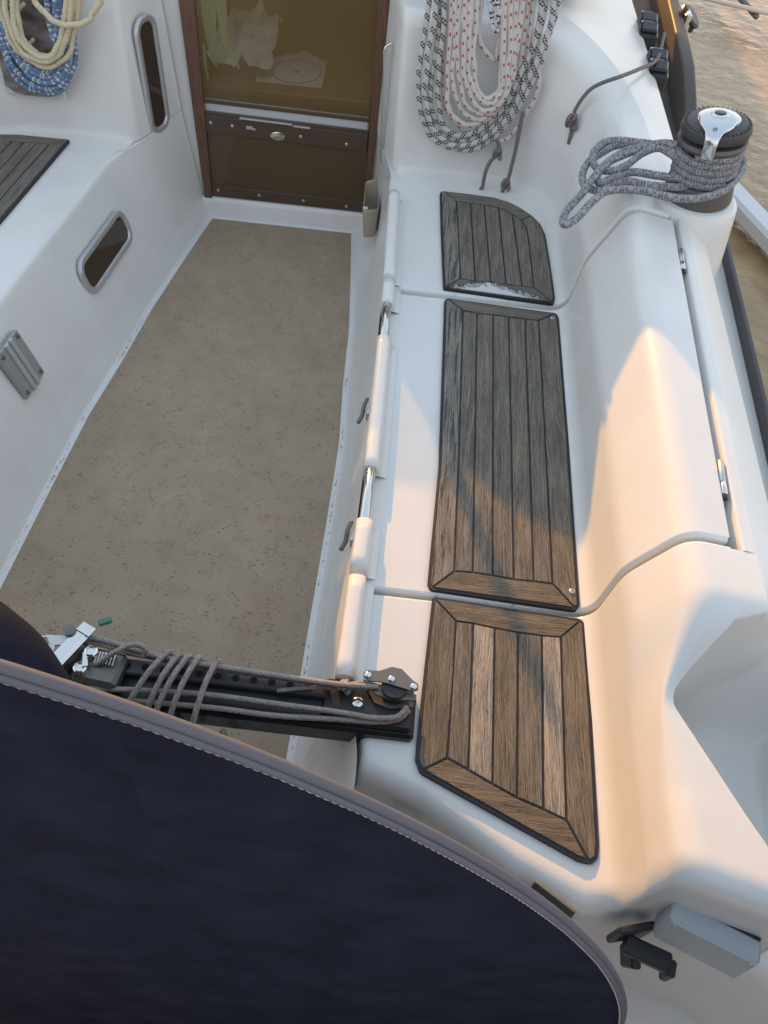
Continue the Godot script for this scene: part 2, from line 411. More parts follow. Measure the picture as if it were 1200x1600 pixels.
func blob(img: Image, x: float, y: float, r: float, c: Color, a: float) -> void:
	var w := img.get_width(); var h := img.get_height()
	var n := int(ceil(r)) + 1
	for j in range(-n, n + 1):
		for i in range(-n, n + 1):
			var d := Vector2(i, j).length()
			var k := clampf(r - d + 0.5, 0, 1) * a
			if k > 0:
				var px := posmod(int(x) + i, w); var py := posmod(int(y) + j, h)
				img.set_pixel(px, py, img.get_pixel(px, py).lerp(c, k))

func tri_map(m: StandardMaterial3D, s: float) -> void:
	m.uv1_triplanar = true
	m.uv1_world_triplanar = true
	m.uv1_scale = Vector3(s, s, s)

func make_materials() -> void:
	# gelcoat: slightly chalky off-white with faint mottling and specks of dirt
	var img := Image.create(768, 768, false, Image.FORMAT_RGB8)
	var na := noise(3, 0.006); var nb := noise(5, 0.09, 2)
	for y in 768:
		for x in 768:
			var a := na.get_noise_2d(x, y) * 0.035 + nb.get_noise_2d(x, y) * 0.012
			img.set_pixel(x, y, lin(0.745 + a, 0.73 + a, 0.695 + a * 1.2))
	for k in 90:
		blob(img, rng.randf() * 768, rng.randf() * 768, rng.randf_range(0.3, 1.0), lin(0.3, 0.27, 0.23), rng.randf_range(0.25, 0.7))
	var m := std("gelcoat", Color.WHITE, 0.27)
	m.albedo_texture = tex(img)
	tri_map(m, 1.1)
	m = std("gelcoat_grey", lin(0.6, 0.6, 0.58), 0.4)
	# non-skid floor: worn khaki paint over grit, dark specks in drifts, grimy patches
	img = Image.create(768, 1536, false, Image.FORMAT_RGB8)
	var n1 := noise(11, 0.004); var n2 := noise(12, 0.35, 1); var n3 := noise(13, 0.018, 4); var n4 := noise(14, 0.012, 3)
	for y in 1536:
		for x in 768:
			var t := 1.0 + n1.get_noise_2d(x, y) * 0.10 + n2.get_noise_2d(x, y) * 0.17 + n3.get_noise_2d(x, y) * 0.06
			var grime := smoothstep(-0.1, 0.6, n4.get_noise_2d(x, y)) * 0.06
			t *= 1.0 - grime
			var green := n1.get_noise_2d(x + 900, y) * 0.012
			img.set_pixel(x, y, lin(0.375 * t - green, 0.284 * t, 0.197 * t))
	for k in 20000:
		var x := rng.randf() * 768; var y := rng.randf() * 1536
		if n4.get_noise_2d(x * 1.6 + 300, y * 1.6) + rng.randf() * 0.5 < 0.34: continue
		var len := rng.randi_range(1, 3)
		var r := rng.randf_range(0.35, 1.15)
		for q in len:
			blob(img, x + q * 2.0, y + rng.randf_range(-1, 1), r, lin(0.075, 0.07, 0.055), rng.randf_range(0.35, 0.85))
	m = std("nonskid", Color.WHITE, 0.85)
	m.albedo_texture = tex(img)
	m.uv1_scale = Vector3(1.0 / 1.0, 1.0 / 2.0, 1)
	m.normal_enabled = true
	m.normal_texture = bump(img, 2.0)
	m.normal_scale = 0.7
	# weathered teak: fine grain along v
	img = Image.create(768, 1024, false, Image.FORMAT_RGB8)
	n1 = noise(21, 1.0, 2); n2 = noise(22, 1.0, 3); n3 = noise(23, 1.0, 2)
	for y in 1024:
		for x in 768:
			var wav := n3.get_noise_2d(x * 0.010, y * 0.003) * 16.0
			var g1 := n1.get_noise_2d((x + wav) * 0.30, y * 0.0035)      # grain lines
			var g2 := n2.get_noise_2d(x * 0.5, y * 0.022)                # pores
			var g3 := n3.get_noise_2d(x * 0.014, y * 0.006)
			var t := 0.90 + g3 * 0.22
			t -= smoothstep(-0.02, 0.25, g1) * 0.34
			t += smoothstep(-0.1, -0.4, g1) * 0.22
			t -= smoothstep(0.12, 0.4, g2) * 0.42
			t += smoothstep(-0.25, -0.5, g2) * 0.2
			t = clampf(t, 0.18, 1.5)
			var warm := 0.5 + 0.5 * g3
			img.set_pixel(x, y, lin(0.56 * t, 0.49 * t * lerpf(1.0, 0.95, warm), 0.405 * t * lerpf(1.0, 0.88, warm)))
	var grain := tex(img)
	var gb := bump(img, 5.0)
	var tints := {"teak_grey": [0.37, 0.375, 0.385], "teak_brown": [0.37, 0.355, 0.325], "teak_dark": [0.35, 0.34, 0.335], "teak_blond": [0.74, 0.735, 0.74], "teak_mid": [0.40, 0.395, 0.38]}
	for k in tints:
		m = std(k, lin(tints[k][0], tints[k][1], tints[k][2]), 0.8)
		m.albedo_texture = grain
		m.uv1_scale = Vector3(3.2, 0.9, 1)
		m.normal_enabled = true
		m.normal_texture = gb
		m.normal_scale = 1.0
	# the same teak smeared with old caulk and flecked where it has come away
	var sm := img.duplicate()
	sm.clear_mipmaps()
	n4 = noise(33, 0.02, 4)
	for y in 1024:
		for x in 768:
			var a := n4.get_noise_2d(x * 1.6, y * 0.22) + n2.get_noise_2d(x * 0.3, y * 0.02) * 0.35
			if a > 0.24:
				var f := smoothstep(0.24, 0.34, a)
				var fleck := n2.get_noise_2d(x * 0.9 + 40, y * 0.5)
				var c := lin(0.9, 0.9, 0.9) if fleck > 0.36 and a > 0.36 else lin(0.045, 0.045, 0.05)
				sm.set_pixel(x, y, sm.get_pixel(x, y).lerp(c, f * 0.85))
	m = std("teak_stained", lin(0.44, 0.445, 0.455), 0.75)
	m.albedo_texture = tex(sm)
	m.uv1_scale = Vector3(3.2, 0.9, 1)
	# teak whose face has worn through to the white bedding under it, edges broken in short dashes of black caulk
	img = Image.create(512, 128, false, Image.FORMAT_RGB8)
	n4 = noise(31, 0.02, 4)
	for y in 128:
		for x in 512:
			var g := n2.get_noise_2d(y * 0.6, x * 0.035)
			var t := 0.75 + g * 0.5
			var c := lin(0.17 * t, 0.15 * t, 0.13 * t)
			var cov := 1.0 - absf(x / 512.0 - 0.42) * 2.6 + n4.get_noise_2d(x, y) * 0.45 + (y / 128.0 - 0.42) * 1.3
			var dash := float((x / 5 + y / 16) % 2) * 0.35
			if cov - dash > 0.42: c = lin(0.60, 0.61, 0.60)
			elif cov - dash > 0.18: c = lin(0.03, 0.03, 0.035)
			img.set_pixel(x, y, c)
	m = std("teak_worn", Color.WHITE, 0.7)
	m.albedo_texture = tex(img)
	std("caulk", lin(0.022, 0.022, 0.024), 0.6)
	# ropes: u round, v along
	rope_mat("rope_black_fleck", lin(0.62, 0.6, 0.56), lin(0.02, 0.02, 0.025), 0)
	rope_mat("rope_red_fleck", lin(0.68, 0.63, 0.58), lin(0.5, 0.09, 0.075), 1)
	rope_mat("rope_blue", lin(0.16, 0.25, 0.42), lin(0.7, 0.7, 0.68), 2)
	rope_mat("rope_cream", lin(0.72, 0.65, 0.47), lin(0.60, 0.48, 0.28), 3)
	rope_mat("rope_grey", lin(0.56, 0.54, 0.55), lin(0.09, 0.09, 0.105), 4)
	rope_mat("rope_grey_red", lin(0.52, 0.46, 0.41), lin(0.36, 0.12, 0.11), 5)
	rope_mat("rope_green", lin(0.40, 0.60, 0.27), lin(0.55, 0.7, 0.4), 3)
	rope_mat("rope_navy_white", lin(0.7, 0.7, 0.68), lin(0.02, 0.025, 0.05), 2)
	rope_mat("rope_dirty", lin(0.30, 0.26, 0.24), lin(0.16, 0.12, 0.11), 4)
	# navy canvas, faintly faded, lint on it
	img = Image.create(1024, 1024, false, Image.FORMAT_RGB8)
	na = noise(41, 0.006, 4); nb = noise(42, 0.02, 2)
	for y in 1024:
		for x in 1024:
			var wv := 0.09 * sin(x * TAU / 4.0) * sin(y * TAU / 4.0)
			var t := 1.0 + wv + na.get_noise_2d(x * 0.8, y) * 0.45 + nb.get_noise_2d(x, y) * 0.1
			img.set_pixel(x, y, lin(0.0195 * t, 0.0205 * t, 0.0345 * t))
	for k in 60:
		var x := rng.randf() * 1024; var y := rng.randf() * 1024; var d := Vector2.from_angle(rng.randf() * TAU)
		for q in rng.randi_range(1, 7): blob(img, x + d.x * q, y + d.y * q, 0.5, lin(0.2, 0.2, 0.22), 0.35)
	m = std("canvas", Color.WHITE, 0.95)
	m.metallic_specular = 0.18
	m.albedo_texture = tex(img)
	tri_map(m, 2.2)
	std("piping", lin(0.12, 0.112, 0.125), 0.75)
	std("thread", lin(0.50, 0.43, 0.37), 0.8)
	# metals and plastics
	std("steel", lin(0.72, 0.71, 0.69), 0.14, 1.0)
	std("steel_brushed", lin(0.55, 0.55, 0.55), 0.38, 1.0)
	std("aluminium", lin(0.56, 0.56, 0.57), 0.38, 0.6)
	std("track_alloy", lin(0.085, 0.083, 0.083), 0.4, 0.4)
	std("sticker_red", lin(0.10, 0.012, 0.02), 0.5)
	std("aluminium_dull", lin(0.40, 0.40, 0.40), 0.5, 0.6)
	std("winch_grey", lin(0.115, 0.108, 0.103), 0.42, 0.35)
	std("winch_dark", lin(0.06, 0.058, 0.058), 0.5, 0.2)
	std("winch_cap", lin(0.62, 0.64, 0.66), 0.22, 0.85)
	std("black_plastic", lin(0.018, 0.018, 0.019), 0.42)
	std("black_alloy", lin(0.035, 0.035, 0.037), 0.35, 0.5)
	std("grey_alloy", lin(0.17, 0.165, 0.15), 0.4, 0.6)
	std("hole", lin(0.008, 0.008, 0.008), 0.9)
	std("box_plastic", lin(0.40, 0.44, 0.46), 0.45)
	std("pocket_plastic", lin(0.43, 0.36, 0.28), 0.55)
	std("green_tape", lin(0.06, 0.20, 0.13), 0.6)
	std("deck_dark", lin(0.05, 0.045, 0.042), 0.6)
	std("rail_wood", lin(0.055, 0.038, 0.028), 0.5)
	std("paper", lin(0.72, 0.64, 0.54), 0.8)
	std("ink", lin(0.12, 0.10, 0.09), 0.8)
	std("cabin_wood", lin(0.22, 0.125, 0.05), 0.45)
	std("dirt", lin(0.38, 0.30, 0.19), 0.9)
	# varnished frame of the companionway
	m = std("frame_wood", lin(0.34, 0.21, 0.16), 0.35)
	m.albedo_texture = grain
	m.uv1_scale = Vector3(6, 1.5, 1)
	# tinted acrylic
	m = std("acrylic", lin(0.235, 0.15, 0.058), 0.08)
	m.albedo_color.a = 0.55
	m.transparency = BaseMaterial3D.TRANSPARENCY_ALPHA
	m = std("acrylic_solid", lin(0.10, 0.066, 0.036), 0.13)
	m = std("window_pane", lin(0.055, 0.035, 0.025), 0.06)
	m = std("window_in", lin(0.10, 0.05, 0.04), 0.6)
	m = std("white_trim", lin(0.62, 0.64, 0.66), 0.4)
	m = std("frame_brown", lin(0.09, 0.058, 0.04), 0.35)
	# murky river water
	m = std("water", lin(0.44, 0.305, 0.16), 0.14)
	m.metallic_specular = 0.4
	var nt := NoiseTexture2D.new()
	nt.width = 1024; nt.height = 1024; nt.seamless = true; nt.as_normal_map = true; nt.bump_strength = 8.0
	var nz := noise(51, 0.011, 5)
	nt.noise = nz
	m.normal_enabled = true
	m.normal_texture = nt
	m.normal_scale = 0.4
	tri_map(m, 0.45)
	var ct := NoiseTexture2D.new()
	ct.width = 512; ct.height = 512; ct.seamless = true
	ct.noise = noise(52, 0.012, 4)
	var gr := Gradient.new()
	gr.set_color(0, Color(0.80, 0.80, 0.80)); gr.set_color(1, Color(1, 1, 1))
	ct.color_ramp = gr
	m.albedo_texture = ct

func rope_mat(called: String, base: Color, fleck: Color, style: int) -> void:
	var W := 64; var H := 128
	var img := Image.create(W, H, false, Image.FORMAT_RGB8)
	var hgt := Image.create(W, H, false, Image.FORMAT_RGB8)
	var nz := noise(61 + style, 0.06, 3)
	var r2 := RandomNumberGenerator.new()
	r2.seed = 7 + style
	var cell := []
	for k in 512: cell.append(r2.randf())
	for y in H:
		for x in W:
			var i := x / 8; var j := y / 8
			# braid: two sets of diagonal yarns over one another
			var u := fposmod((x + y) / 8.0, 1.0); var v := fposmod((x - y) / 8.0, 1.0)
			var yarn := 0.5 + 0.5 * sin(u * PI) * sin(v * PI)
			var t := 0.72 + 0.34 * yarn + nz.get_noise_2d(x, y) * 0.12
			var c := base
			match style:
				0: if posmod(i + j, 8) < 3 and posmod(i + j * 3, 2) == 0 and j % 8 < 5: c = fleck
				1: if posmod(i * 2 + j, 8) < 2 and j % 8 < 4 and i % 4 < 2: c = fleck
				2: if posmod(i + j, 6) < 2 and j % 4 < 2: c = fleck
				3: c = base.lerp(fleck, cell[(i * 13 + j * 7) % 512] * 0.7)
				4: c = base.lerp(fleck, cell[(((x + y) / 6) * 31 + ((x - y + 128) / 6) * 17) % 512])
				5:
					c = base.lerp(Color(0.35, 0.34, 0.33), cell[(((x + y) / 4) * 31 + ((x - y + 128) / 4) * 17) % 512] * 0.6)
					if posmod(i + j, 8) < 2 and j % 8 < 3 and (i + j / 2) % 2 == 0: c = fleck
			var l := c.srgb_to_linear()
			img.set_pixel(x, y, lin(l.r * t, l.g * t, l.b * t))
			hgt.set_pixel(x, y, Color(yarn, yarn, yarn))
	var m := std(called, Color.WHITE, 0.8)
	m.albedo_texture = tex(img)
	m.normal_enabled = true
	m.normal_texture = bump(hgt, 4.0)
	m.normal_scale = 0.8
	m.uv1_scale = Vector3(1, 1, 1)


# ---------------------------------------------------------------- the hull moulding
const FLOOR_HALF = [[-0.05, 0.281], [0.0, 0.287], [0.3, 0.322], [0.63, 0.357], [0.93, 0.374], [1.2, 0.397], [1.5, 0.403], [1.9, 0.407], [2.15, 0.41], [3.0, 0.41]]
const SEAT_EDGE = [[-0.03, 0.388], [0.28, 0.466], [0.46, 0.474], [1.05, 0.508], [1.47, 0.524], [1.73, 0.531], [2.02, 0.534], [2.225, 0.536], [2.31, 0.588], [2.36, 0.597], [3.0, 0.60]]
const SEAT_Y := 0.41

func toe(z: float) -> float: return 1.45 + 0.055 * (1.5 - z) if z > -1.5 else 1.615

func back_profile(z: float) -> Array:   # seat edge -> seat -> backrest -> crest -> hinge line
	var k := clampf((z - 0.955) / 1.045, 0, 1)
	var s := smoothstep(2.10, 2.29, z)
	var xs := pw(z, SEAT_EDGE)
	var cry := lerpf(lerpf(0.742, 0.706, k), 0.612, s)
	var crx := lerpf(1.112, 1.064, s)
	return [[xs - 0.014, 0.35], [xs - 0.008, SEAT_Y, 0.025], [0.70, SEAT_Y, 0.001], [0.86, SEAT_Y, 0.001], [1.018, SEAT_Y, 0.055], [1.037, lerpf(0.575, 0.53, s), 0.14], [crx, cry, 0.055],
		[lerpf(lerpf(1.222, 1.19, k), maxf(crx + 0.008, crx + 0.5 * (z - 2.24)), s), lerpf(lerpf(0.722, 0.694, k), 0.607, s), 0.012]]

func outer_profile(z: float) -> Array:   # hinge line -> coaming top -> side deck
	var k := clampf((z - 0.955) / 1.045, 0, 1)
	var x := lerpf(1.247, 1.217, k)
	var y := lerpf(0.72, 0.692, k)
	return [[x, y], [x + 0.02, y - 0.004, 0.015], [lerpf(1.337, 1.31, k), lerpf(0.658, 0.645, k), 0.018], [lerpf(1.365, 1.34, k), 0.5, 0.02], [toe(z), 0.485]]

func row_at(v: Array, z: float, sx := 1.0) -> PackedVector3Array:
	var o := PackedVector3Array()
	for p in fillet(v): o.append(Vector3(p.x * sx, p.y, z))
	return o

func zs(a: float, b: float, step: float) -> Array:
	var n := int(max(1, round((b - a) / step)))
	var o := []
	for i in n + 1: o.append(lerpf(a, b, float(i) / n))
	return o

func bulk_rows(sx: float, z1: float) -> Array:
	# stations from the companionway recess, along the cabin bulkhead, round the corner and aft along the backrest to z1
	var rows := []
	var R := 0.22
	var st := []   # [P, N, phi]
	for x in [0.475, 0.5, 0.6, 0.7, 0.78]: st.append([Vector2(x, 0.27), Vector2(0, -1), 90.0])
	for a in [82, 74, 66, 58, 50, 42, 34, 26, 18, 9, 0]:
		var n := Vector2(cos(deg_to_rad(a)), -sin(deg_to_rad(a)))
		st.append([Vector2(0.78, 0.49) + n * R, n, float(a)])
	if z1 > 0.49: st.append([Vector2(1.0, z1), Vector2(1, 0), 0.0])
	for s in st:
		var ph: float = s[2]
		var w := smoothstep(0, 80, ph)
		var cry := lerpf(0.742, 0.88, w)
		var cr := lerpf(0.112, 0.075, w)
		var far := minf(lerpf(0.557, 0.525, smoothstep(0, 40, ph)) / maxf(cos(deg_to_rad(ph)), 0.18), 3.0) - R
		if ph < 1: far = 0.337
		var v := [[-0.05, SEAT_Y], [0.018, SEAT_Y, 0.055], [0.037, 0.575, 0.14], [cr, cry, 0.055], [lerpf(0.222, 0.2, w), lerpf(0.722, 0.895, w), 0.02],
			[far, lerpf(lerpf(0.658, 0.71, smoothstep(0, 40, ph)), 0.93, smoothstep(72, 90, ph)), 0.03], [far + 0.03, 0.5, 0.02], [far + 0.12, 0.487]]
		if ph > 75: v[6] = [far + 0.01, lerpf(0.5, 0.92, (ph - 75) / 15), 0.001]; v[7] = [far + 0.02, lerpf(0.487, 0.92, (ph - 75) / 15)]
		var row := PackedVector3Array()
		for p in fillet(v):
			var q: Vector2 = s[0] + s[1] * p.x
			row.append(Vector3(q.x * sx, p.y, q.y))
		rows.append(row)
	# the inner side of the companionway recess, round a soft corner
	var first: PackedVector3Array = rows[0]
	var pre := []
	for k in [[0.0, 0.463, 0.003], [0.0, 0.453, 0.010], [0.0, 0.447, 0.020], [0.35, 0, 0], [0.7, 0, 0], [1.0, 0, 0]]:
		var row := PackedVector3Array()
		for p in first:
			var inn := minf(p.z, 0.25)
			var z: float = inn - k[2] if k[0] == 0 else lerpf(inn - 0.02, -0.03, k[0])
			var x: float = k[1] if k[0] == 0 else lerpf(0.447, lerpf(0.368, 0.392, clampf((p.y - 0.4) / 0.5, 0, 1)), k[0])
			row.append(Vector3(x * sx, p.y, z))
		pre.push_front(row)
	return pre + rows

func seat_front(st: SurfaceTool, sx: float, z1: float, edge: float) -> void:
	# the flat forward end of a seat, inside the curve of bulk_rows
	var p := PackedVector2Array()
	for z in zs(0.32, z1, 0.03): p.append(Vector2(pw(z, SEAT_EDGE) + (edge if sx > 0 else -0.017 + 0.08 * smoothstep(0.22, 0.42, z)), z))
	p.append(Vector2(0.95, z1))
	for a in [0, 9, 18, 26, 34, 42, 50, 58, 66, 74, 82, 90]:
		p.append(Vector2(0.78, 0.49) + Vector2(cos(deg_to_rad(a)), -sin(deg_to_rad(a))) * 0.17)
	st.set_smooth_group(0xFFFFFFFF)
	var ix := Geometry2D.triangulate_polygon(p)
	for i in range(0, ix.size(), 3):
		var q := []
		for k in 3: q.append(Vector3(p[ix[i + k]].x * sx, SEAT_Y, p[ix[i + k]].y))
		tri(st, q[0], q[1], q[2], p[ix[i]], p[ix[i + 1]], p[ix[i + 2]])

func close_cove(st: SurfaceTool, row: PackedVector3Array) -> void:   # the open end of the cove beside the recess
	st.set_smooth_group(0xFFFFFFFF)
	for i in row.size() - 1:
		var a := row[i]; var b := row[i + 1]
		if b.z < 0.2: break
		quad(st, a, b, Vector3(b.x, 0.402, b.z), Vector3(a.x, 0.402, a.z))

func build_moulding() -> void:
	var G: Material = M.gelcoat
	# floor pan and non-skid
	var st := new_st()
	grid(st, [PackedVector3Array([Vector3(-0.75, -0.003, -0.02), Vector3(0.75, -0.003, -0.02)]), PackedVector3Array([Vector3(-0.75, -0.003, 2.2), Vector3(0.75, -0.003, 2.2)]), PackedVector3Array([Vector3(-1.4, -0.003, 2.2), Vector3(1.4, -0.003, 2.2)]), PackedVector3Array([Vector3(-1.4, -0.003, 3.6), Vector3(1.4, -0.003, 3.6)])])
	var sole := commit(st, "cockpit_floor", G, yacht)
	st = new_st()
	var rows := []
	for z in zs(0.012, 2.45, 0.06):
		var w := pw(z, FLOOR_HALF)
		var r := PackedVector3Array()
		for k in 9: r.append(Vector3(lerpf(-w, w, k / 8.0), 0.0015, z))
		rows.append(r)
	grid(st, rows)
	var ns := commit(st, "nonskid_panel", M.nonskid, sole)
	ns.set_meta("label", "worn khaki non-skid surface flecked with dirt")
	# sides of the well
	for sx in [-1.0, 1.0]:
		st = new_st()
		rows = []
		for z in zs(-0.03, 2.42, 0.035):
			var f := pw(z, FLOOR_HALF)
			var s := pw(z, SEAT_EDGE)
			if sx > 0:
				rows.append(row_at([[f - 0.02, -0.004], [f + 0.018, 0.006, 0.01], [f + 0.046 + 0.05 * (1 - smoothstep(0.15, 0.6, z)), 0.075, 0.07], [s - 0.018, 0.412]], z, sx))
			else:
				var w := smoothstep(0.22, 0.42, z)
				rows.append(row_at([[f - 0.02, -0.004], [f + 0.018, 0.006, 0.01], [f + 0.046, 0.075, 0.07], [s - 0.018 + 0.04 * w, 0.378 + 0.030 * (1 - w), 0.002], [s - 0.018 + 0.05 * w, 0.4085 + 0.0015 * smoothstep(0.32, 0.35, z), 0.035 * w + 0.0005], [s - 0.017 + 0.08 * w, 0.4085 + 0.0015 * smoothstep(0.32, 0.35, z)]], z, sx))
		grid(st, rows)
		commit(st, "well_side", G, yacht)
	# ledges that close the corner between well, recess and seats
	for sx in [-1.0, 1.0]:
		st = new_st()
		rows = []
		for z in zs(-0.03, 0.345, 0.025):
			var x := pw(z, SEAT_EDGE) - 0.0175 + (0.0 if sx > 0 else 0.04 * smoothstep(0.22, 0.42, z))
			rows.append(PackedVector3Array([Vector3(x * sx, 0.4085 if sx > 0 else 0.4075, z), Vector3((x + 0.05) * sx, 0.4085 if sx > 0 else 0.4075, z)]))
		grid(st, rows)
		commit(st, "corner_ledge", G, yacht)
	# grime caught in the coves along the floor
	for sx in [-1.0, 1.0]:
		st = new_st()
		st.set_smooth_group(0xFFFFFFFF)
		for k in 300:
			var z := rng.randf_range(0.7, 2.1) if sx < 0 else rng.randf_range(0.9, 2.2)
			if sin(z * 23.0) + sin(z * 9.0 + 1.0) + rng.randf_range(-1.2, 1.2) < 0.4: continue
			var f := pw(z, FLOOR_HALF)
			var c := Vector3((f + 0.010 + rng.randfn() * 0.0025) * sx, 0.0050, z)
			var l := rng.randf_range(0.0008, 0.006)
			var w := rng.randf_range(0.0004, 0.0015)
			var n := 6
			for i in n:
				var a0 := TAU * i / n; var a1 := TAU * (i + 1) / n
				tri(st, c + Vector3(0, 0.0012, 0), c + Vector3(cos(a0) * w, 0, sin(a0) * l), c + Vector3(cos(a1) * w, 0, sin(a1) * l), Vector2.ZERO, Vector2.RIGHT, Vector2.UP)
		var gr := commit(st, "grime", M.dirt, sole)
		gr.set_meta("kind", "stuff")
	# sill under the companionway
	st = new_st()
	rows = []
	for x in zs(-0.36, 0.42, 0.04):
		var r := PackedVector3Array()
		for p in fillet([[0.02, -0.004], [0.0, 0.004, 0.01], [-0.018, 0.06, 0.03], [-0.026, 0.072, 0.006], [-0.07, 0.074]]): r.append(Vector3(x, p.y, p.x))
		rows.append(r)
	grid(st, rows)
	commit(st, "companionway_sill", G, yacht)
	# starboard: forward seat with bulkhead and corner
	st = new_st()
	var starboard_rows := bulk_rows(1.0, 0.6)
	grid(st, starboard_rows)
	close_cove(st, starboard_rows[6])
	seat_front(st, 1.0, 0.6, -0.018)
	rows = []
	for z in zs(0.6, 0.934, 0.06): rows.append(row_at(back_profile(z) + outer_profile(z), z))
	var keep := 1 + 6 * 4 + 2
	var cut := []
	for r in rows: cut.append(r)
	grid(st, cut)
	# the part's aft edge at the lid's gap, seat and backrest only
	var edge := []
	for r in [rows[rows.size() - 2], rows[rows.size() - 1]]: edge.append(r.slice(0, 38))
	grid(st, rolled(edge, 0.009, 0.03, true).slice(1))
	var fw := commit(st, "bulkhead_and_forward_seat", G, yacht)
	fw.set_meta("label", "white cabin bulkhead curving into the forward end of the seat")
	# locker lid
	st = new_st()
	rows = []
	for z in zs(0.972, 1.986, 0.05): rows.append(row_at(back_profile(z), z))
	grid(st, rows)
	grid(st, rolled(rows, 0.008, 0.03, true).slice(rows.size() - 1))
	var rv := rows.duplicate(); rv.reverse()
	grid(st, rolled(rv, 0.009, 0.03, false).slice(rows.size() - 1))
	var tr := turned(rows)
	grid(st, rolled(tr, 0.005, 0.06, false).slice(tr.size() - 1))
	var lid := commit(st, "locker_lid", G, yacht)
	lid.set_meta("label", "white seat and backrest lid of the side locker")
	# gutter under the lid's edge
	st = new_st()
	rows = []
	for z in zs(0.90, 2.05, 0.05):
		var b := back_profile(z)
		rows.append(row_at([[b[0][0], 0.34], [b[1][0] + 0.004, 0.384, 0.02], [1.05, 0.384, 0.05], [1.068, 0.565, 0.12], [b[6][0] + 0.012, b[6][1] - 0.032, 0.05], [b[7][0] - 0.02, b[7][1] - 0.034, 0.01], [b[7][0] + 0.0, b[7][1] - 0.07, 0.01], [b[7][0] + 0.04, b[7][1] - 0.07]], z))
	grid(st, rows)
	commit(st, "lid_gutter", M.gelcoat_grey, yacht)
	# coaming outboard of the lid
	st = new_st()
	rows = []
	for z in zs(0.934, 2.011, 0.06): rows.append(row_at(outer_profile(z), z))
	grid(st, rows)
	tr = turned(rows); tr.reverse()
	grid(st, rolled(tr, 0.005, 0.08, true).slice(tr.size() - 1))
	commit(st, "coaming", G, yacht)
	# aft seat with the end of the coaming
	st = new_st()
	var aft := func(z: float) -> Array:
		var b := back_profile(z)
		var s := smoothstep(2.10, 2.29, z)
		var ex := pw(z, [[2.0, 1.31], [2.09, 1.305], [2.115, 1.275], [2.15, 1.18], [2.185, 1.12], [2.22, 1.096], [2.28, 1.078], [2.50, 1.20], [2.66, 1.285]])
		var ey := lerpf(0.645, 0.603, s)
		var qx := minf(lerpf(1.237, (b[7][0] + ex) / 2, s), ex - 0.004)
		return b + [[qx, lerpf(0.688, 0.605, s), 0.012], [ex, ey, lerpf(0.06, 0.006, smoothstep(2.22, 2.32, z))], [ex + lerpf(0.03, 0.015, s), lerpf(0.5, 0.33, smoothstep(2.08, 2.2, z)), 0.02], [lerpf(1.41, 1.34, s), lerpf(0.492, 0.33, smoothstep(2.08, 2.2, z)), 0.03], [toe(z), lerpf(0.485, 0.64, s)]]
	var ends := fillet(aft.call(2.5))
	rows = []
	for t in 61:
		var r := PackedVector3Array()
		for j in ends.size():
			var ze := pw(ends[j].x, [[0.52, 2.325], [0.58, 2.335], [0.69, 2.372], [0.90, 2.50], [0.96, 2.525], [1.06, 2.505], [1.2, 2.55], [1.45, 2.64]])
			var z := lerpf(2.011, ze, t / 60.0)
			var p := fillet(aft.call(z))[j]
			r.append(Vector3(p.x, p.y, z))
		rows.append(r)
	var last: PackedVector3Array = rows[60]
	for k in 6:
		var a := PI / 2 * (k + 1) / 6
		var r := PackedVector3Array()
		for p in last: r.append(p + Vector3(0, -0.042 * (1 - cos(a)), 0.042 * sin(a)))
		rows.append(r)
	var r0 := PackedVector3Array()
	for p in last: r0.append(Vector3(p.x - 0.075 * smoothstep(0.66, 0.58, p.x), minf(0.2, p.y), p.z + 0.05))
	rows.append(r0)
	r0 = PackedVector3Array()
	for p in last: r0.append(Vector3(p.x - 0.17 * smoothstep(0.72, 0.58, p.x), -0.004, p.z + 0.06))
	rows.append(r0)
	grid(st, rows)
	edge = []
	for r in [rows[1], rows[0]]: edge.append(r.slice(0, 38))
	grid(st, rolled(edge, 0.006, 0.03, false).slice(1))
	var af := commit(st, "aft_seat", G, yacht)
	af.set_meta("label", "white aft end of the seat and coaming, cut off at a slant")
	# port seat
	st = new_st()
	var port_rows := bulk_rows(-1.0, 0.6)
	grid(st, port_rows)
	close_cove(st, port_rows[6])
	seat_front(st, -1.0, 0.6, 0.063)
	rows = []
	for z in zs(0.6, 2.3, 0.1):
		var b := back_profile(minf(z, 2.0))
		rows.append(row_at([[pw(z, SEAT_EDGE) + 0.063, SEAT_Y]] + b.slice(4) + outer_profile(minf(z, 2.0)), z, -1.0))
	grid(st, rows)
	var ps := commit(st, "port_seat", G, yacht)
	ps.set_meta("label", "white port seat and cabin bulkhead beside the companionway")
	# round pad under the winch
	st = new_st()
	lathe(st, [[0.135, -0.2], [0.118, -0.06], [0.112, -0.012], [0.106, -0.003], [0.098, 0.0], [0.0001, 0.0]], Transform3D(Basis.IDENTITY, Vector3(1.297, 0.738, 0.855)), 40)
	commit(st, "winch_pad", G, yacht)
	# side decks forward, hull sides, toe rails, coachroof
	for sx in [-1.0, 1.0]:
		st = new_st()
		rows = []
		for z in zs(-9.5, 0.42, 0.4): rows.append(PackedVector3Array([Vector3(1.28 * sx, 0.492, z), Vector3(toe(z) * sx, 0.492, z)]))
		grid(st, rows)
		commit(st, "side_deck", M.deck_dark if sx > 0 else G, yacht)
		st = new_st()
		rows = []
		for z in zs(-10.5, 3.6, 0.3):
			var x := toe(z) * smoothstep(-10.6, -9.0, z)
			rows.append(PackedVector3Array([Vector3(x * sx, 0.50, z), Vector3((x + 0.02) * sx, 0.46, z), Vector3((x + 0.015) * sx, 0.2, z), Vector3((x - 0.05) * sx, -0.2, z), Vector3((x - 0.2) * sx, -0.75, z)]))
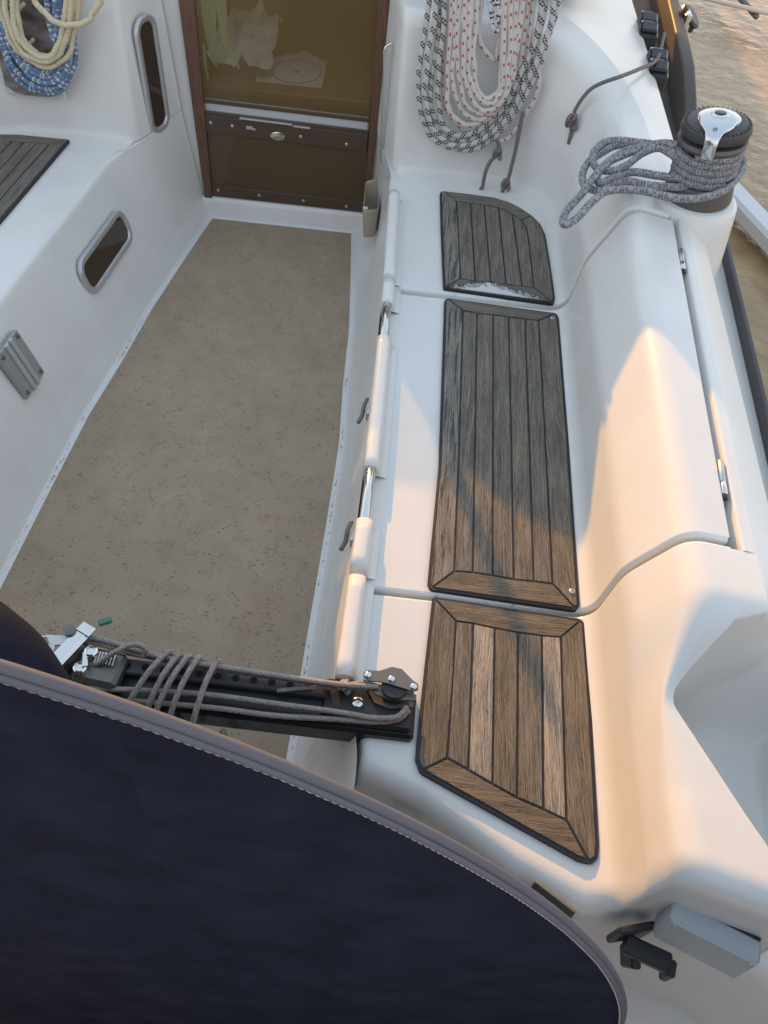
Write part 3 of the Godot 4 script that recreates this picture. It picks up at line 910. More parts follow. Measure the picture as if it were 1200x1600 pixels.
		grid(st, rows)
		commit(st, "hull_side", G, yacht)
		st = new_st()
		rows = []
		for z in zs(-9.5, 3.5, 0.25):
			var x := toe(z) * smoothstep(-10.6, -9.0, z)
			rows.append(row_at([[x - 0.004, 0.48], [x - 0.004, 0.522, 0.005], [x + 0.011, 0.522, 0.005], [x + 0.016, 0.47]], z, sx))
		grid(st, rows)
		commit(st, "toe_rail", M.winch_dark if sx > 0 else M.aluminium_dull, yacht)
	st = new_st()
	rbox(st, Vector3(0, 0.86, -2.1), Vector3(0.96, 0.1, 2.9), 0.02)
	rbox(st, Vector3(0, 0.98, -1.15), Vector3(0.82, 0.19, 0.9), 0.03)
	rbox(st, Vector3(-0.41, 0.88, -0.34), Vector3(0.12, 0.06, 0.62), 0.01)
	rbox(st, Vector3(0.44, 0.88, -0.34), Vector3(0.10, 0.06, 0.62), 0.01)
	commit(st, "coachroof", G, yacht)
	st = new_st()
	rbox(st, Vector3(0, -0.2, 3.5), Vector3(2.7, 1.2, 0.1), 0.02)
	commit(st, "transom", G, yacht)
	st = new_st()
	rbox(st, Vector3(0, 0.21, 3.38), Vector3(2.4, 0.44, 0.5), 0.03)
	commit(st, "stern_seat", G, yacht)

func lip_piece(z0: float, z1: float, m: Material) -> void:
	var st := new_st()
	var rows := []
	for z in zs(z0, z1, 0.03):
		var x := pw(z, SEAT_EDGE)
		rows.append(row_at([[x - 0.0178, 0.392], [x - 0.0178, 0.452, 0.0165], [x + 0.0172, 0.452, 0.0165], [x + 0.021, 0.4175, 0.012], [x + 0.037, 0.4112]], z))
	var head: PackedVector3Array = rows[0]
	var tail: PackedVector3Array = rows[rows.size() - 1]
	for k in [0.88, 0.55, 0.02]:
		var ra := PackedVector3Array()
		var rb := PackedVector3Array()
		var ca := Vector3(pw(z0, SEAT_EDGE), 0.425, z0)
		var cb := Vector3(pw(z1, SEAT_EDGE), 0.425, z1)
		var out: float = 0.005 * (1.05 - k)
		for p in head: ra.append(ca.lerp(p, k) - Vector3(0, 0, out))
		for p in tail: rb.append(cb.lerp(p, k) + Vector3(0, 0, out))
		rows.push_front(ra)
		rows.append(rb)
	grid(st, rows)
	commit(st, "seat_edge_bead", m, yacht)

func build_fittings() -> void:
	for z in [[0.46, 0.935], [0.958, 1.065], [1.215, 1.688], [1.842, 1.972], [1.99, 2.215]]: lip_piece(z[0], z[1], M.gelcoat)
	for z in [[1.05, 1.23], [1.675, 1.86]]:
		var st := new_st()
		rod(st, Vector3(pw(z[0], SEAT_EDGE), 0.437, z[0]), Vector3(pw(z[1], SEAT_EDGE), 0.437, z[1]), 0.0125, 20)
		commit(st, "steel_bar", M.steel, yacht)
	# toggle latches under the bead
	for z in [1.455, 1.855]:
		var l := sub("toggle_latch", yacht, "small steel toggle latch under the edge of the seat")
		var x := pw(z, SEAT_EDGE) - 0.024
		var st := new_st()
		rbox(st, Vector3(x, 0.385, z), Vector3(0.008, 0.026, 0.024), 0.001)
		commit(st, "plate", M.steel_brushed, l)
		st = new_st()
		tube(st, spline(PackedVector3Array([Vector3(x - 0.006, 0.41, z - 0.03), Vector3(x - 0.012, 0.40, z - 0.012), Vector3(x - 0.014, 0.385, z + 0.005), Vector3(x - 0.022, 0.372, z + 0.022)]), 5), 0.0055, 8)
		commit(st, "lever", M.grey_alloy, l)
	# hinges of the lid
	for z in [[1.09, 1.19], [1.80, 1.905]]:
		var h := sub("hinge", yacht, "")
		var k0: float = (z[0] - 0.955) / 1.045
		var st := new_st()
		var a := Vector3(lerpf(1.234, 1.202, k0), lerpf(0.717, 0.690, k0), z[0])
		var b := a + Vector3(-0.003, -0.002, 0.05)
		rod(st, a, b, 0.0065)
		commit(st, "knuckle", M.steel_brushed, h)
		st = new_st()
		rod(st, b + Vector3(0, 0, 0.004), b + Vector3(-0.002, -0.001, 0.03), 0.0065)
		commit(st, "knuckle", M.steel, h)
		st = new_st()
		rod(st, b + Vector3(-0.002, -0.002, 0.032), b + Vector3(-0.002, -0.003, 0.042), 0.005)
		commit(st, "hinge_pin", M.black_plastic, h)
	# portlights
	portlight(Vector3(-0.4575, 0.249, 0.682), Vector3(0.062, 0, -1), Vector3(-0.24, 1, 0), 0.372, 0.122, 0.05, "long portlight with aluminium frame low in the side of the port seat")
	portlight(Vector3(-0.4085, 0.578, 0.112), Vector3(-0.30, 0, 1), Vector3(0.01, 1, 0), 0.118, 0.375, 0.05, "upright portlight with aluminium frame beside the companionway")
	# vent plate on the side of the well
	var v := sub("ribbed_vent_plate", yacht, "grey ribbed metal plate with four screws on the side of the well")
	var up := Vector3(-0.25, 1, 0.0).normalized()
	var along := Vector3(0.03, 0, -1).normalized()
	var nrm := up.cross(along).normalized()
	if nrm.x < 0: nrm = -nrm
	var bs := Basis(along, nrm, along.cross(nrm))
	var at := Vector3(-0.494, 0.272, 1.296)
	var st := new_st()
	rbox(st, at, Vector3(0.118, 0.014, 0.155), 0.002, bs)
	commit(st, "plate", M.aluminium_dull, v)
	for q in [-0.012, 0.012]:
		st = new_st()
		rbox(st, at + bs * Vector3(q, 0.009, 0.0), Vector3(0.018, 0.008, 0.158), 0.002, bs)
		commit(st, "rib", M.aluminium, v)
	for q in [[-0.046, -0.062], [0.046, -0.062], [-0.046, 0.062], [0.046, 0.062]]:
		st = new_st()
		screw(st, Transform3D(bs, at + bs * Vector3(q[0], 0.0072, q[1])), 0.007)
		commit(st, "screw", M.grey_alloy, v)
	# caulked teak panels let into the seats
	var g := "teak_grey"; var d := "teak_dark"; var b := "teak_brown"; var m := "teak_mid"; var l := "teak_blond"
	teak_panel(TEAK1, ["teak_stained", g, g, "teak_worn", g, d, g, m, g], "small grey teak panel with one rounded corner, white wear along its aft board")
	teak_panel(TEAK2, ["teak_stained", d, m, b, g, m, g, m, g], "long weathered teak panel in the middle of the starboard seat")
	teak_panel(TEAK3, [b, b, m, b, m, l, b, m, l], "brown teak panel cut off at a slant at the aft end of the seat")
	var fan := []
	var X := [-0.982, -0.935, -0.894, -0.852, -0.810, -0.768, -0.725, -0.676]
	var X2 := [-0.992, -0.945, -0.905, -0.865, -0.825, -0.785, -0.748, -0.702]
	fan.append([X[6], 0.352, X[7], 0.305, X2[7], 0.93, X2[6], 0.885])
	fan.append([X[0], 0.335, X[3], 0.308, X[7], 0.305, X[6], 0.352, X[3], 0.357, X[1], 0.38])
	fan.append([X[0], 0.335, X[1], 0.38, X2[1], 0.885, X2[0], 0.93])
	fan.append([X2[0], 0.93, X2[1], 0.885, X2[6], 0.885, X2[7], 0.93])
	for i in range(1, 6):
		var y0: float = 0.38 if i == 1 else 0.357 if i < 4 else 0.354
		fan.append([X[i], y0, X[i + 1], 0.357 if i < 4 else 0.352, X2[i + 1], 0.885, X2[i], 0.885])
	teak_panel(fan, [g, m, g, g, d, g, g, d, g], "grey teak panel on the port seat under the blue rope coil")
	# drain screws in the middle panel's corners
	for p in [Vector3(0.981, 0.4215, 1.952), Vector3(0.979, 0.4215, 1.022)]:
		st = new_st()
		screw(st, Transform3D(Basis.IDENTITY, p), 0.0065)
		commit(st, "screw", M.steel_brushed, yacht)
	# dark patch and a small printed sticker on the slanted end of the seat
	st = new_st()
	rbox(st, Vector3(0.915, 0.415, 2.552), Vector3(0.075, 0.03, 0.006), 0.001, Basis(Vector3.UP, -0.55) * Basis(Vector3.RIGHT, -0.5))
	commit(st, "dark_patch", M.grey_alloy, yacht)
	var sk := sub("sticker", yacht, "small white sticker with dark red ruled lines under the aft seat")
	var sb := Basis(Vector3.UP, -0.5)
	st = new_st()
	rbox(st, Vector3(0.663, 0.34, 2.427), Vector3(0.05, 0.04, 0.002), 0.0004, sb)
	commit(st, "sheet", M.white_trim, sk)
	st = new_st()
	for k in 4: rbox(st, Vector3(0.663, 0.34, 2.427) + sb * Vector3(-0.02 + 0.013 * k, 0, 0.0014), Vector3(0.0022, 0.038, 0.0006), 0.0001, sb)
	for k in 3: rbox(st, Vector3(0.663, 0.34, 2.427) + sb * Vector3(0, -0.017 + 0.017 * k, 0.0018), Vector3(0.048, 0.0022, 0.0006), 0.0001, sb)
	commit(st, "ruled_lines", M.sticker_red, sk)

func teak_panel(polys: Array, mats: Array, label: String) -> void:
	var t := sub("teak_panel", yacht, label)
	var whole := PackedVector2Array()
	var shapes := []
	for p in polys:
		var q := PackedVector2Array()
		for i in range(0, p.size(), 2): q.append(Vector2(p[i], p[i + 1]))
		if Geometry2D.is_polygon_clockwise(q): q.reverse()
		shapes.append(q)
	for q in shapes:
		var big: PackedVector2Array = Geometry2D.offset_polygon(q, 0.0045, Geometry2D.JOIN_ROUND)[0]
		if whole.is_empty(): whole = big
		else:
			for c in Geometry2D.merge_polygons(whole, big):
				if not Geometry2D.is_polygon_clockwise(c): whole = c; break
	var st := new_st()
	prism(st, whole, 0.4085, 0.4188, 0.0)
	commit(st, "caulking", M.caulk, t)
	for i in shapes.size():
		var q: PackedVector2Array = shapes[i]
		var s := Geometry2D.offset_polygon(q, -0.0023)
		if s.is_empty(): continue
		var lift := rng.randf_range(-0.0004, 0.0006)
		st = new_st()
		var cross := i == 1 or i == 3
		var off := Vector2.ZERO
		if mats[i] == "teak_worn":
			M.teak_worn.uv1_scale = Vector3(1 / 0.316, 1 / 0.066, 1)
			M.teak_worn.uv1_offset = Vector3(-0.667 / 0.316, -0.876 / 0.066, 0)
			prism(st, s[0], 0.4095, 0.4215, 0.0008)
		else:
			var gr := PI / 2 if cross else rng.randf_range(-0.03, 0.03)
			var lo := Vector2(99, 99); var hi := -lo
			for c in s[0]:
				lo = lo.min(c.rotated(-gr)); hi = hi.max(c.rotated(-gr))
			# keep each plank inside one tile of the grain picture
			off = Vector2(0.004 + rng.randf() * maxf(0.0, 0.30 - (hi.x - lo.x)), 0.01 + rng.randf() * maxf(0.0, 1.08 - (hi.y - lo.y))) - lo
			prism(st, s[0], 0.4095, 0.4215 + lift, 0.0008, Transform3D.IDENTITY, gr, off)
		commit(st, "plank", M[mats[i]], t)

func portlight(at: Vector3, along: Vector3, up: Vector3, w: float, h: float, r: float, label: String) -> void:
	var t := sub("portlight", yacht, label)
	along = along.normalized()
	up = (up - along * up.dot(along)).normalized()
	var n := along.cross(up).normalized()
	if n.x < 0: n = -n
	var st := new_st()
	var rows := []
	for q in [[0.0, -0.004], [0.0, 0.006], [0.0025, 0.0095], [0.015, 0.0095], [0.017, 0.0085], [0.0215, 0.003], [0.0215, -0.004]]:
		var row := PackedVector3Array()
		var o := rrect(w - 2 * q[0], h - 2 * q[0], maxf(r - q[0], 0.01), 8)
		for p in o: row.append(at + along * p.x + up * p.y + n * q[1])
		row.append(row[0])
		rows.append(row)
	grid(st, rows.slice(0, 3))
	grid(st, rows.slice(2, 5))
	grid(st, rows.slice(4))
	commit(st, "frame", M.aluminium, t)
	st = new_st()
	var o := rrect(w - 0.041, h - 0.041, r - 0.02, 8)
	st.set_smooth_group(0xFFFFFFFF)
	for i in o.size():
		var a := o[i]; var b := o[(i + 1) % o.size()]
		tri(st, at + n * 0.0035, at + along * a.x + up * a.y + n * 0.0035, at + along * b.x + up * b.y + n * 0.0035, Vector2.ZERO, a, b)
	commit(st, "pane", M.window_pane, t)

# ---------------------------------------------------------------- companionway and cabin
func build_companionway() -> void:
	var c := sub("companionway", yacht, "companionway closed with tinted acrylic hatch boards in a brown frame")
	var bar := func(a: Vector2, b: Vector2, w0: float, w1: float, z: float, deep: float, m: Material, called: String) -> void:
		# an upright or level strip in the plane of the opening
		var st := new_st()
		var d := (b - a).normalized()
		var s := Vector2(-d.y, d.x)
		var p := PackedVector2Array([a - s * w0 / 2, b - s * w1 / 2, b + s * w1 / 2, a + s * w0 / 2])
		prism(st, p, 0, deep, 0.002, Transform3D(Basis(Vector3.RIGHT, Vector3(0, 0, 1), Vector3.UP), Vector3(0, 0, z)), 0.0)
		commit(st, called, m, c)
	bar.call(Vector2(-0.306, 0.066), Vector2(-0.297, 0.98), 0.032, 0.058, -0.05, 0.026, M.frame_wood, "frame_post")
	bar.call(Vector2(0.343, 0.066), Vector2(0.374, 0.98), 0.024, 0.036, -0.05, 0.026, M.frame_wood, "frame_post")
	# white jambs outside the frame
	bar.call(Vector2(-0.345, 0.06), Vector2(-0.36, 0.98), 0.05, 0.075, -0.062, 0.024, M.gelcoat, "jamb")
	bar.call(Vector2(0.375, 0.06), Vector2(0.415, 0.98), 0.045, 0.05, -0.062, 0.024, M.gelcoat, "jamb")
	# lower board
	var st := new_st()
	var xw := Transform3D(Basis(Vector3.RIGHT, Vector3(0, 0, 1), Vector3.UP), Vector3(0, 0, -0.046))
	prism(st, PackedVector2Array([Vector2(-0.292, 0.072), Vector2(0.334, 0.072), Vector2(0.337, 0.40), Vector2(-0.289, 0.41)]), 0, 0.008, 0.001, xw)
	var lb := commit(st, "lower_board", M.acrylic_solid, c)
	st = new_st()
	prism(st, PackedVector2Array([Vector2(-0.288, 0.334), Vector2(0.333, 0.322), Vector2(0.336, 0.388), Vector2(-0.288, 0.398)]), 0.008, 0.015, 0.0015, xw)
	commit(st, "top_strip", M.frame_brown, lb)
	st = new_st()
	prism(st, PackedVector2Array([Vector2(-0.288, 0.076), Vector2(0.332, 0.074), Vector2(0.332, 0.118), Vector2(-0.288, 0.120)]), 0.008, 0.014, 0.0015, xw)
	commit(st, "bottom_strip", M.frame_brown, lb)
	for p in [[-0.262, 0.372], [-0.18, 0.368], [0.08, 0.355], [0.255, 0.345], [-0.262, 0.104], [-0.095, 0.100], [0.085, 0.098], [0.26, 0.094]]:
		st = new_st()
		screw(st, facing(Vector3(p[0], p[1], -0.0315), Vector3.BACK), 0.006)
		commit(st, "screw", M.steel, lb)
	# oval turn-button and its small plates
	st = new_st()
	lathe(st, [[0.0001, 0.0065], [0.018, 0.006], [0.026, 0.0035], [0.028, 0.0]], facing(Vector3(-0.008, 0.348, -0.031), Vector3.BACK) * Transform3D(Basis.from_scale(Vector3(1.05, 1, 0.62)), Vector3.ZERO), 28)
	commit(st, "turn_button", M.steel, lb)
	st = new_st()
	rbox(st, Vector3(-0.115, 0.368, -0.030), Vector3(0.026, 0.012, 0.003), 0.001)
	rbox(st, Vector3(-0.097, 0.364, -0.030), Vector3(0.010, 0.008, 0.003), 0.001)
	commit(st, "key_plate", M.aluminium, lb)
	st = new_st()
	rbox(st, Vector3(-0.05, 0.398, -0.033), Vector3(0.20, 0.005, 0.012), 0.001, Basis(Vector3.BACK, -0.02))
	rbox(st, Vector3(0.085, 0.391, -0.033), Vector3(0.065, 0.005, 0.012), 0.001, Basis(Vector3.BACK, -0.02))
	commit(st, "slide_strip", M.aluminium, lb)
	# white rail between the boards
	st = new_st()
	rbox(st, Vector3(0.022, 0.416, -0.064), Vector3(0.628, 0.046, 0.03), 0.006, Basis(Vector3.BACK, -0.012))
	commit(st, "cross_rail", M.white_trim, c)
	# upper board
	st = new_st()
	prism(st, PackedVector2Array([Vector2(-0.288, 0.438), Vector2(0.338, 0.430), Vector2(0.365, 0.98), Vector2(-0.275, 0.98)]), 0, 0.006, 0.001, xw)
	commit(st, "upper_board", M.acrylic, c)
	st = new_st()
	rbox(st, Vector3(0.022, 0.443, -0.040), Vector3(0.628, 0.012, 0.008), 0.001, Basis(Vector3.BACK, -0.012))
	commit(st, "board_edge", M.frame_brown, c)
	# cabin inside
	st = new_st()
	rbox(st, Vector3(-0.62, 0.1, -0.95), Vector3(0.04, 1.7, 1.7), 0.004)
	rbox(st, Vector3(0.62, 0.1, -0.95), Vector3(0.04, 1.7, 1.7), 0.004)
	rbox(st, Vector3(0, 0.1, -1.8), Vector3(1.3, 1.7, 0.04), 0.004)
	rbox(st, Vector3(0, -0.75, -0.95), Vector3(1.3, 0.04, 1.8), 0.004)
	commit(st, "cabin_lining", M.cabin_wood, yacht)
	st = new_st()
	rbox(st, Vector3(-0.14, 0.28, -0.88), Vector3(0.88, 0.036, 0.72), 0.006)
	commit(st, "chart_table", M.cabin_wood, yacht)
	# chart plate with a ruled circle, crumpled sheets, lying on the chart table
	var p := thing("plotting_sheet", "pale paper sheet with a drawn circle behind the tinted hatch board", "paper")
	st = new_st()
	prism(st, PackedVector2Array([Vector2(-0.21, -0.60), Vector2(-0.25, -0.80), Vector2(-0.06, -0.97), Vector2(0.06, -0.87), Vector2(0.075, -0.60)]), 0.299, 0.3015, 0.0)
	commit(st, "sheet", M.paper, p)
	st = new_st()
	var ring := PackedVector3Array()
	for k in 41: ring.append(Vector3(-0.055 + 0.108 * cos(TAU * k / 40), 0.3025, -0.735 + 0.118 * sin(TAU * k / 40)))
	tube(st, ring, 0.0016, 6)
	commit(st, "drawn_circle", M.ink, p)
	st = new_st()
	lathe(st, [[0.0001, 0.302], [0.010, 0.302], [0.010, 0.3035], [0.0001, 0.3035]], Transform3D(Basis.IDENTITY, Vector3(-0.055, 0, -0.735)), 14)
	commit(st, "centre_mark", M.ink, p)
	st = new_st()
	var nz := noise(71, 9.0, 2)
	var rows := []
	for i in 12:
		var r := PackedVector3Array()
		for j in 12:
			var x := -0.42 + 0.26 * i / 11.0 + nz.get_noise_2d(i * 0.05, j * 0.04) * 0.03
			var z := -0.62 - 0.36 * j / 11.0 + nz.get_noise_2d(j * 0.05, i * 0.06 + 4) * 0.03
			r.append(Vector3(x, 0.325 + absf(nz.get_noise_2d(i * 0.03, j * 0.03 + 9)) * 0.12 + j * 0.008, z))
		rows.append(r)
	grid(st, rows)
	var cp := commit(st, "crumpled_paper", M.paper)
	tag(cp, "crumpled pale paper behind the tinted hatch board beside the green rope", "paper")
	# green line hanging inside
	st = new_st()
	for k in 6:
		var o := k * 0.011
		var q := PackedVector3Array([Vector3(-0.268 + o, 1.02, -0.09), Vector3(-0.262 + o * 0.9, 0.8, -0.085 - k * 0.002), Vector3(-0.262 + o * 0.7, 0.70, -0.085), Vector3(-0.25 + o * 0.3, 0.61 - (k % 3) * 0.012, -0.082), Vector3(-0.225 + o * 0.3, 0.585 - (k % 2) * 0.01, -0.08), Vector3(-0.205 + o * 0.3, 0.63, -0.085), Vector3(-0.21 + o * 0.5, 0.75, -0.09), Vector3(-0.215 + o * 0.8, 1.02, -0.095)])
		tube(st, spline(q, 6), 0.0048, 8, 0.03)
	tube(st, spline(PackedVector3Array([Vector3(-0.27, 0.62, -0.08), Vector3(-0.272, 0.56, -0.078), Vector3(-0.268, 0.505, -0.078)]), 6), 0.005, 8, 0.03)
	tube(st, spline(PackedVector3Array([Vector3(-0.21, 0.63, -0.08), Vector3(-0.18, 0.615, -0.08), Vector3(-0.155, 0.575, -0.08), Vector3(-0.15, 0.555, -0.08)]), 6), 0.005, 8, 0.03)
	var gl := commit(st, "green_line", M.rope_green)
	tag(gl, "pale green rope hanging in loops behind the companionway board", "rope")
	# grab rail and winch-handle pocket at the starboard side
	st = new_st()
	tube(st, spline(PackedVector3Array([Vector3(0.418, 0.345, 0.10), Vector3(0.402, 0.365, 0.10), Vector3(0.400, 0.41, 0.10), Vector3(0.392, 0.68, 0.10), Vector3(0.391, 0.735, 0.10), Vector3(0.412, 0.755, 0.10)]), 6), 0.0055, 10)
	commit(st, "grab_rail", M.steel, yacht)
	var hp := thing("handle_pocket", "beige plastic pocket for a winch handle beside the companionway sill", "holder")
	st = new_st()
	var xs := [[0.343, 0.075], [0.350, 0.066], [0.380, 0.055], [0.402, 0.035], [0.411, 0.20], [0.405, 0.225], [0.368, 0.243], [0.352, 0.236]]
	rows = []
	for q in [[0.12, 0.0, 0.80], [0.235, 0.0, 1.0], [0.243, 0.3, 1.0], [0.236, 0.9, 1.0], [0.125, 0.9, 0.85]]:
		var r := PackedVector3Array()
		for i in 9:
			var e: Array = xs[i % 8]
			var cx := 0.378; var cz := 0.145
			var s: float = q[2] - q[1] * 0.10
			var lift: float = 0.03 * clampf((0.12 - e[1]) / 0.08, 0, 1) if q[0] > 0.2 else 0.0
			r.append(Vector3(cx + (e[0] - cx) * s, q[0] + lift, cz + (e[1] - cz) * s))
		rows.append(r)
	grid(st, rows)
	commit(st, "shell", M.pocket_plastic, hp)
	st = new_st()
	rbox(st, Vector3(0.378, 0.126, 0.145), Vector3(0.046, 0.006, 0.13), 0.001)
	commit(st, "bottom", M.pocket_plastic, hp)
	st = new_st()
	rbox(st, Vector3(0.362, 0.245, 0.232), Vector3(0.018, 0.007, 0.014), 0.002)
	commit(st, "clip", M.white_trim, hp)

# ---------------------------------------------------------------- ropes
func coil(called: String, src: Array, r: float, m: Material, label: String, pitch := 0.06) -> MeshInstance3D:
	var st := new_st()
	var nz := noise(91 + called.length() + src.size(), 3.0, 2)
	for a in src:
		var p := v3s(a)
		var q := spline(p, 6)
		for i in q.size():   # no two turns hang quite alike
			q[i] += Vector3(nz.get_noise_2d(i * 0.03 + a[0] * 40, a[1] * 30), 0.5 * nz.get_noise_2d(i * 0.03, a[0] * 70), 0.6 * nz.get_noise_2d(i * 0.04 + 7, a[0] * 50)) * 0.008
		tube(st, q, r * rng.randf_range(0.95, 1.05), 10, pitch * rng.randf_range(0.88, 1.12))
	var o := commit(st, called, m)
	tag(o, label, "rope", "ropes hung up in coils")
	return o

func build_ropes() -> void:
	coil("rope_coil", COIL_BLACK, 0.0085, M.rope_black_fleck, "white rope coil with black flecks, outermost on the starboard bulkhead", 0.075)
	coil("rope_coil", COIL_RED, 0.0085, M.rope_red_fleck, "white rope coil with red flecks on the starboard bulkhead", 0.07)
	coil("rope_coil", COIL_BW, 0.0075, M.rope_navy_white, "short black and white rope loop inside the red flecked coil", 0.05)
	coil("rope_coil", COIL_BLUE, 0.0085, M.rope_blue, "blue rope coil with white flecks on the port bulkhead", 0.06)
	coil("rope_coil", COIL_CREAM, 0.0085, M.rope_cream, "cream rope coil hanging over the blue one", 0.06)
	var tails := ["short dirty rope end knotted at its top, under the coils nearer the companionway", "longer dirty rope end knotted near its tip, under the coils nearer the winch"]
	for i in 2:
		var st := new_st()
		var p := spline(v3s(COIL_TAILS[i]), 6)
		tube(st, p, 0.0065, 9, 0.05)
		var k := p[p.size() * 3 / 4] if i == 1 else p[p.size() / 4]
		knot(st, k, 0.013, 0.0065)
		var o := commit(st, "rope_tail", M.rope_dirty)
		tag(o, tails[i], "rope", "rope ends hanging under the coils")
	# fabric-lined recess behind the port coil
	var b := thing("rope_bag", "brown mesh rope bag on the port bulkhead behind the blue and cream coils", "bag")
	var st := new_st()
	var rows := []
	for i in 14:
		var y := lerpf(0.545, 1.0, i / 13.0)
		var r := PackedVector3Array()
		for j in 13:
			var u := j / 12.0
			var x := lerpf(-0.865, -0.668, u)
			var lowr := 0.02 * pow(absf(u - 0.5) * 2, 4)
			r.append(Vector3(x, y + (lowr if i == 0 else 0.0), 0.285 - 0.13 * (y - 0.41) + 0.012 * sin(PI * u) + 0.002 * sin(x * 160) * sin(y * 90)))
		rows.append(r)
	grid(st, rows)
	commit(st, "mesh_front", M.rope_dirty, b)
	for y in [0.70, 0.80]:
		st = new_st()
		tube(st, spline(PackedVector3Array([Vector3(-0.835, y + 0.02, 0.27), Vector3(-0.79, y - 0.002, 0.285), Vector3(-0.75, y, 0.285), Vector3(-0.72, y + 0.02, 0.27)]), 6), 0.006, 8)
		commit(st, "hoop", M.rope_cream, b)
	st = new_st()
	rbox(st, Vector3(-0.765, 0.552, 0.262), Vector3(0.20, 0.03, 0.012), 0.004)
	commit(st, "rim", M.gelcoat_grey, b)
	# the jib sheet on the winch
	st = new_st()
	for a in WINCH_SHEET: tube(st, spline(v3s(a), 6), 0.0098, 12, 0.05)
	var wx := winch_frame()
	var hx := PackedVector3Array()
	for k in 110:
		var a := TAU * k / 26.0 + 1.0
		hx.append(wx * Vector3(cos(a) * 0.074, 0.062 + 0.0175 * k / 26.0, sin(a) * 0.074))
	tube(st, hx, 0.0098, 12, 0.05)
	var ws := commit(st, "jib_sheet", M.rope_grey)
	tag(ws, "thick grey rope wound on the winch with loose loops lying on the coaming", "rope")
	# small line from the jammer, with a figure-eight knot
	st = new_st()
	var kl := v3s(KNOT_LINE[0])
	tube(st, spline(kl, 6), 0.0058, 9, 0.05)
	var e := kl[kl.size() - 1]
	knot(st, e + Vector3(-0.002, -0.024, 0.004), 0.017, 0.0062)
	tube(st, PackedVector3Array([e + Vector3(0, -0.035, 0.008), e + Vector3(0.004, -0.06, 0.012), e + Vector3(0.004, -0.09, 0.016)]), 0.0058, 9, 0.05)
	var k2 := commit(st, "knotted_line", M.rope_dirty)
	tag(k2, "thin grey line from the jammer ending in a figure-eight knot", "rope")

func knot(st: SurfaceTool, at: Vector3, s: float, r: float) -> void:
	var p := PackedVector3Array()
	for k in 49:
		var a := TAU * k / 48.0
		p.append(at + Vector3(s * 0.8 * sin(a) * (1 + 0.2 * cos(3 * a)), s * 1.1 * sin(2 * a + 0.4), s * 0.6 * cos(3 * a) + s * 0.4))
	tube(st, p, r, 9, 0.05, false)

# ---------------------------------------------------------------- winch
func winch_frame() -> Transform3D:
	return facing(Vector3(1.297, 0.7385, 0.855), Vector3(-0.10, 1, 0.02))

func build_winch() -> void:
	var w := thing("sheet_winch", "dark grey self-tailing winch with a bright cap on the starboard coaming", "winch")
	var x := winch_frame()
	var st := new_st()
	lathe(st, [[0.09, 0.0], [0.09, 0.004], [0.086, 0.03], [0.084, 0.048], [0.078, 0.054], [0.066, 0.056]], x, 48)
	commit(st, "base", M.winch_grey, w)
	st = new_st()
	lathe(st, [[0.066, 0.056], [0.062, 0.07], [0.06, 0.10], [0.064, 0.132], [0.07, 0.138]], x, 40)
	commit(st, "drum", M.winch_dark, w)
	st = new_st()
	lathe(st, [[0.066, 0.138], [0.082, 0.140], [0.086, 0.148], [0.083, 0.157], [0.06, 0.160]], x, 48)
	commit(st, "lower_jaw", M.winch_grey, w)
	st = new_st()
	lathe(st, [[0.06, 0.164], [0.083, 0.168], [0.086, 0.178], [0.082, 0.190], [0.066, 0.197], [0.05, 0.198]], x, 48)
	for k in 40:
		var a := TAU * k / 40.0
		var b := Basis(Vector3.UP, -a)
		rbox(st, x * Vector3(cos(a) * 0.0725, 0.1935, sin(a) * 0.0725), Vector3(0.014, 0.003, 0.0035), 0.0007, x.basis * b)
	commit(st, "upper_jaw", M.winch_dark, w)
	st = new_st()
	lathe(st, [[0.052, 0.195], [0.052, 0.201], [0.047, 0.205], [0.03, 0.2095], [0.021, 0.2105], [0.0195, 0.213], [0.0145, 0.213], [0.0135, 0.205], [0.012, 0.197], [0.0001, 0.196]], x, 40)
	commit(st, "cap", M.winch_cap, w)
	st = new_st()
	lathe(st, [[0.0135, 0.2045], [0.0001, 0.2045]], x, 8)
	commit(st, "socket", M.hole, w)
	# feeder arm over the jaws towards the helm
	st = new_st()
	var dir := Vector3(-0.30, 0, 0.954)
	var side := Vector3(dir.z, 0, -dir.x)
	var rows := []
	for q in [[0.018, 0.2068, 0.046, 0], [0.045, 0.2055, 0.040, 0], [0.062, 0.2035, 0.030, 0], [0.078, 0.199, 0.021, 0], [0.089, 0.190, 0.017, 0], [0.091, 0.172, 0.0155, 0], [0.090, 0.150, 0.0155, 0], [0.086, 0.138, 0.0155, 0]]:
		var r := PackedVector3Array()
		var up := Vector3.UP if q[0] < 0.075 else (Vector3.UP * 0.3 + dir).normalized()
		for k in [[-1.0, -0.006], [-1.0, 0.0], [-0.85, 0.0025], [0.0, 0.0035], [0.85, 0.0025], [1.0, 0.0], [1.0, -0.006]]:
			r.append(x * (dir * q[0] + Vector3.UP * q[1] + side * q[2] * k[0] + up * k[1]))
		rows.append(r)
	grid(st, rows)
	commit(st, "feeder_arm", M.winch_cap, w)
	# small maker's mark on the arm
	st = new_st()
	for q in [[-0.0045, 0.001, 0.008], [0.0045, 0.001, 0.008]]:
		rbox(st, x * (dir * 0.070 + Vector3.UP * 0.2055 + side * q[0]), Vector3(q[1], 0.002, q[2]), 0.0003, x.basis * Basis(side, Vector3.UP, dir))
	for q in [-0.004, 0.004]:
		rbox(st, x * (dir * (0.070 + q) + Vector3.UP * 0.2055), Vector3(0.010, 0.002, 0.001), 0.0003, x.basis * Basis(side, Vector3.UP, dir))
	commit(st, "mark", M.winch_dark, w)


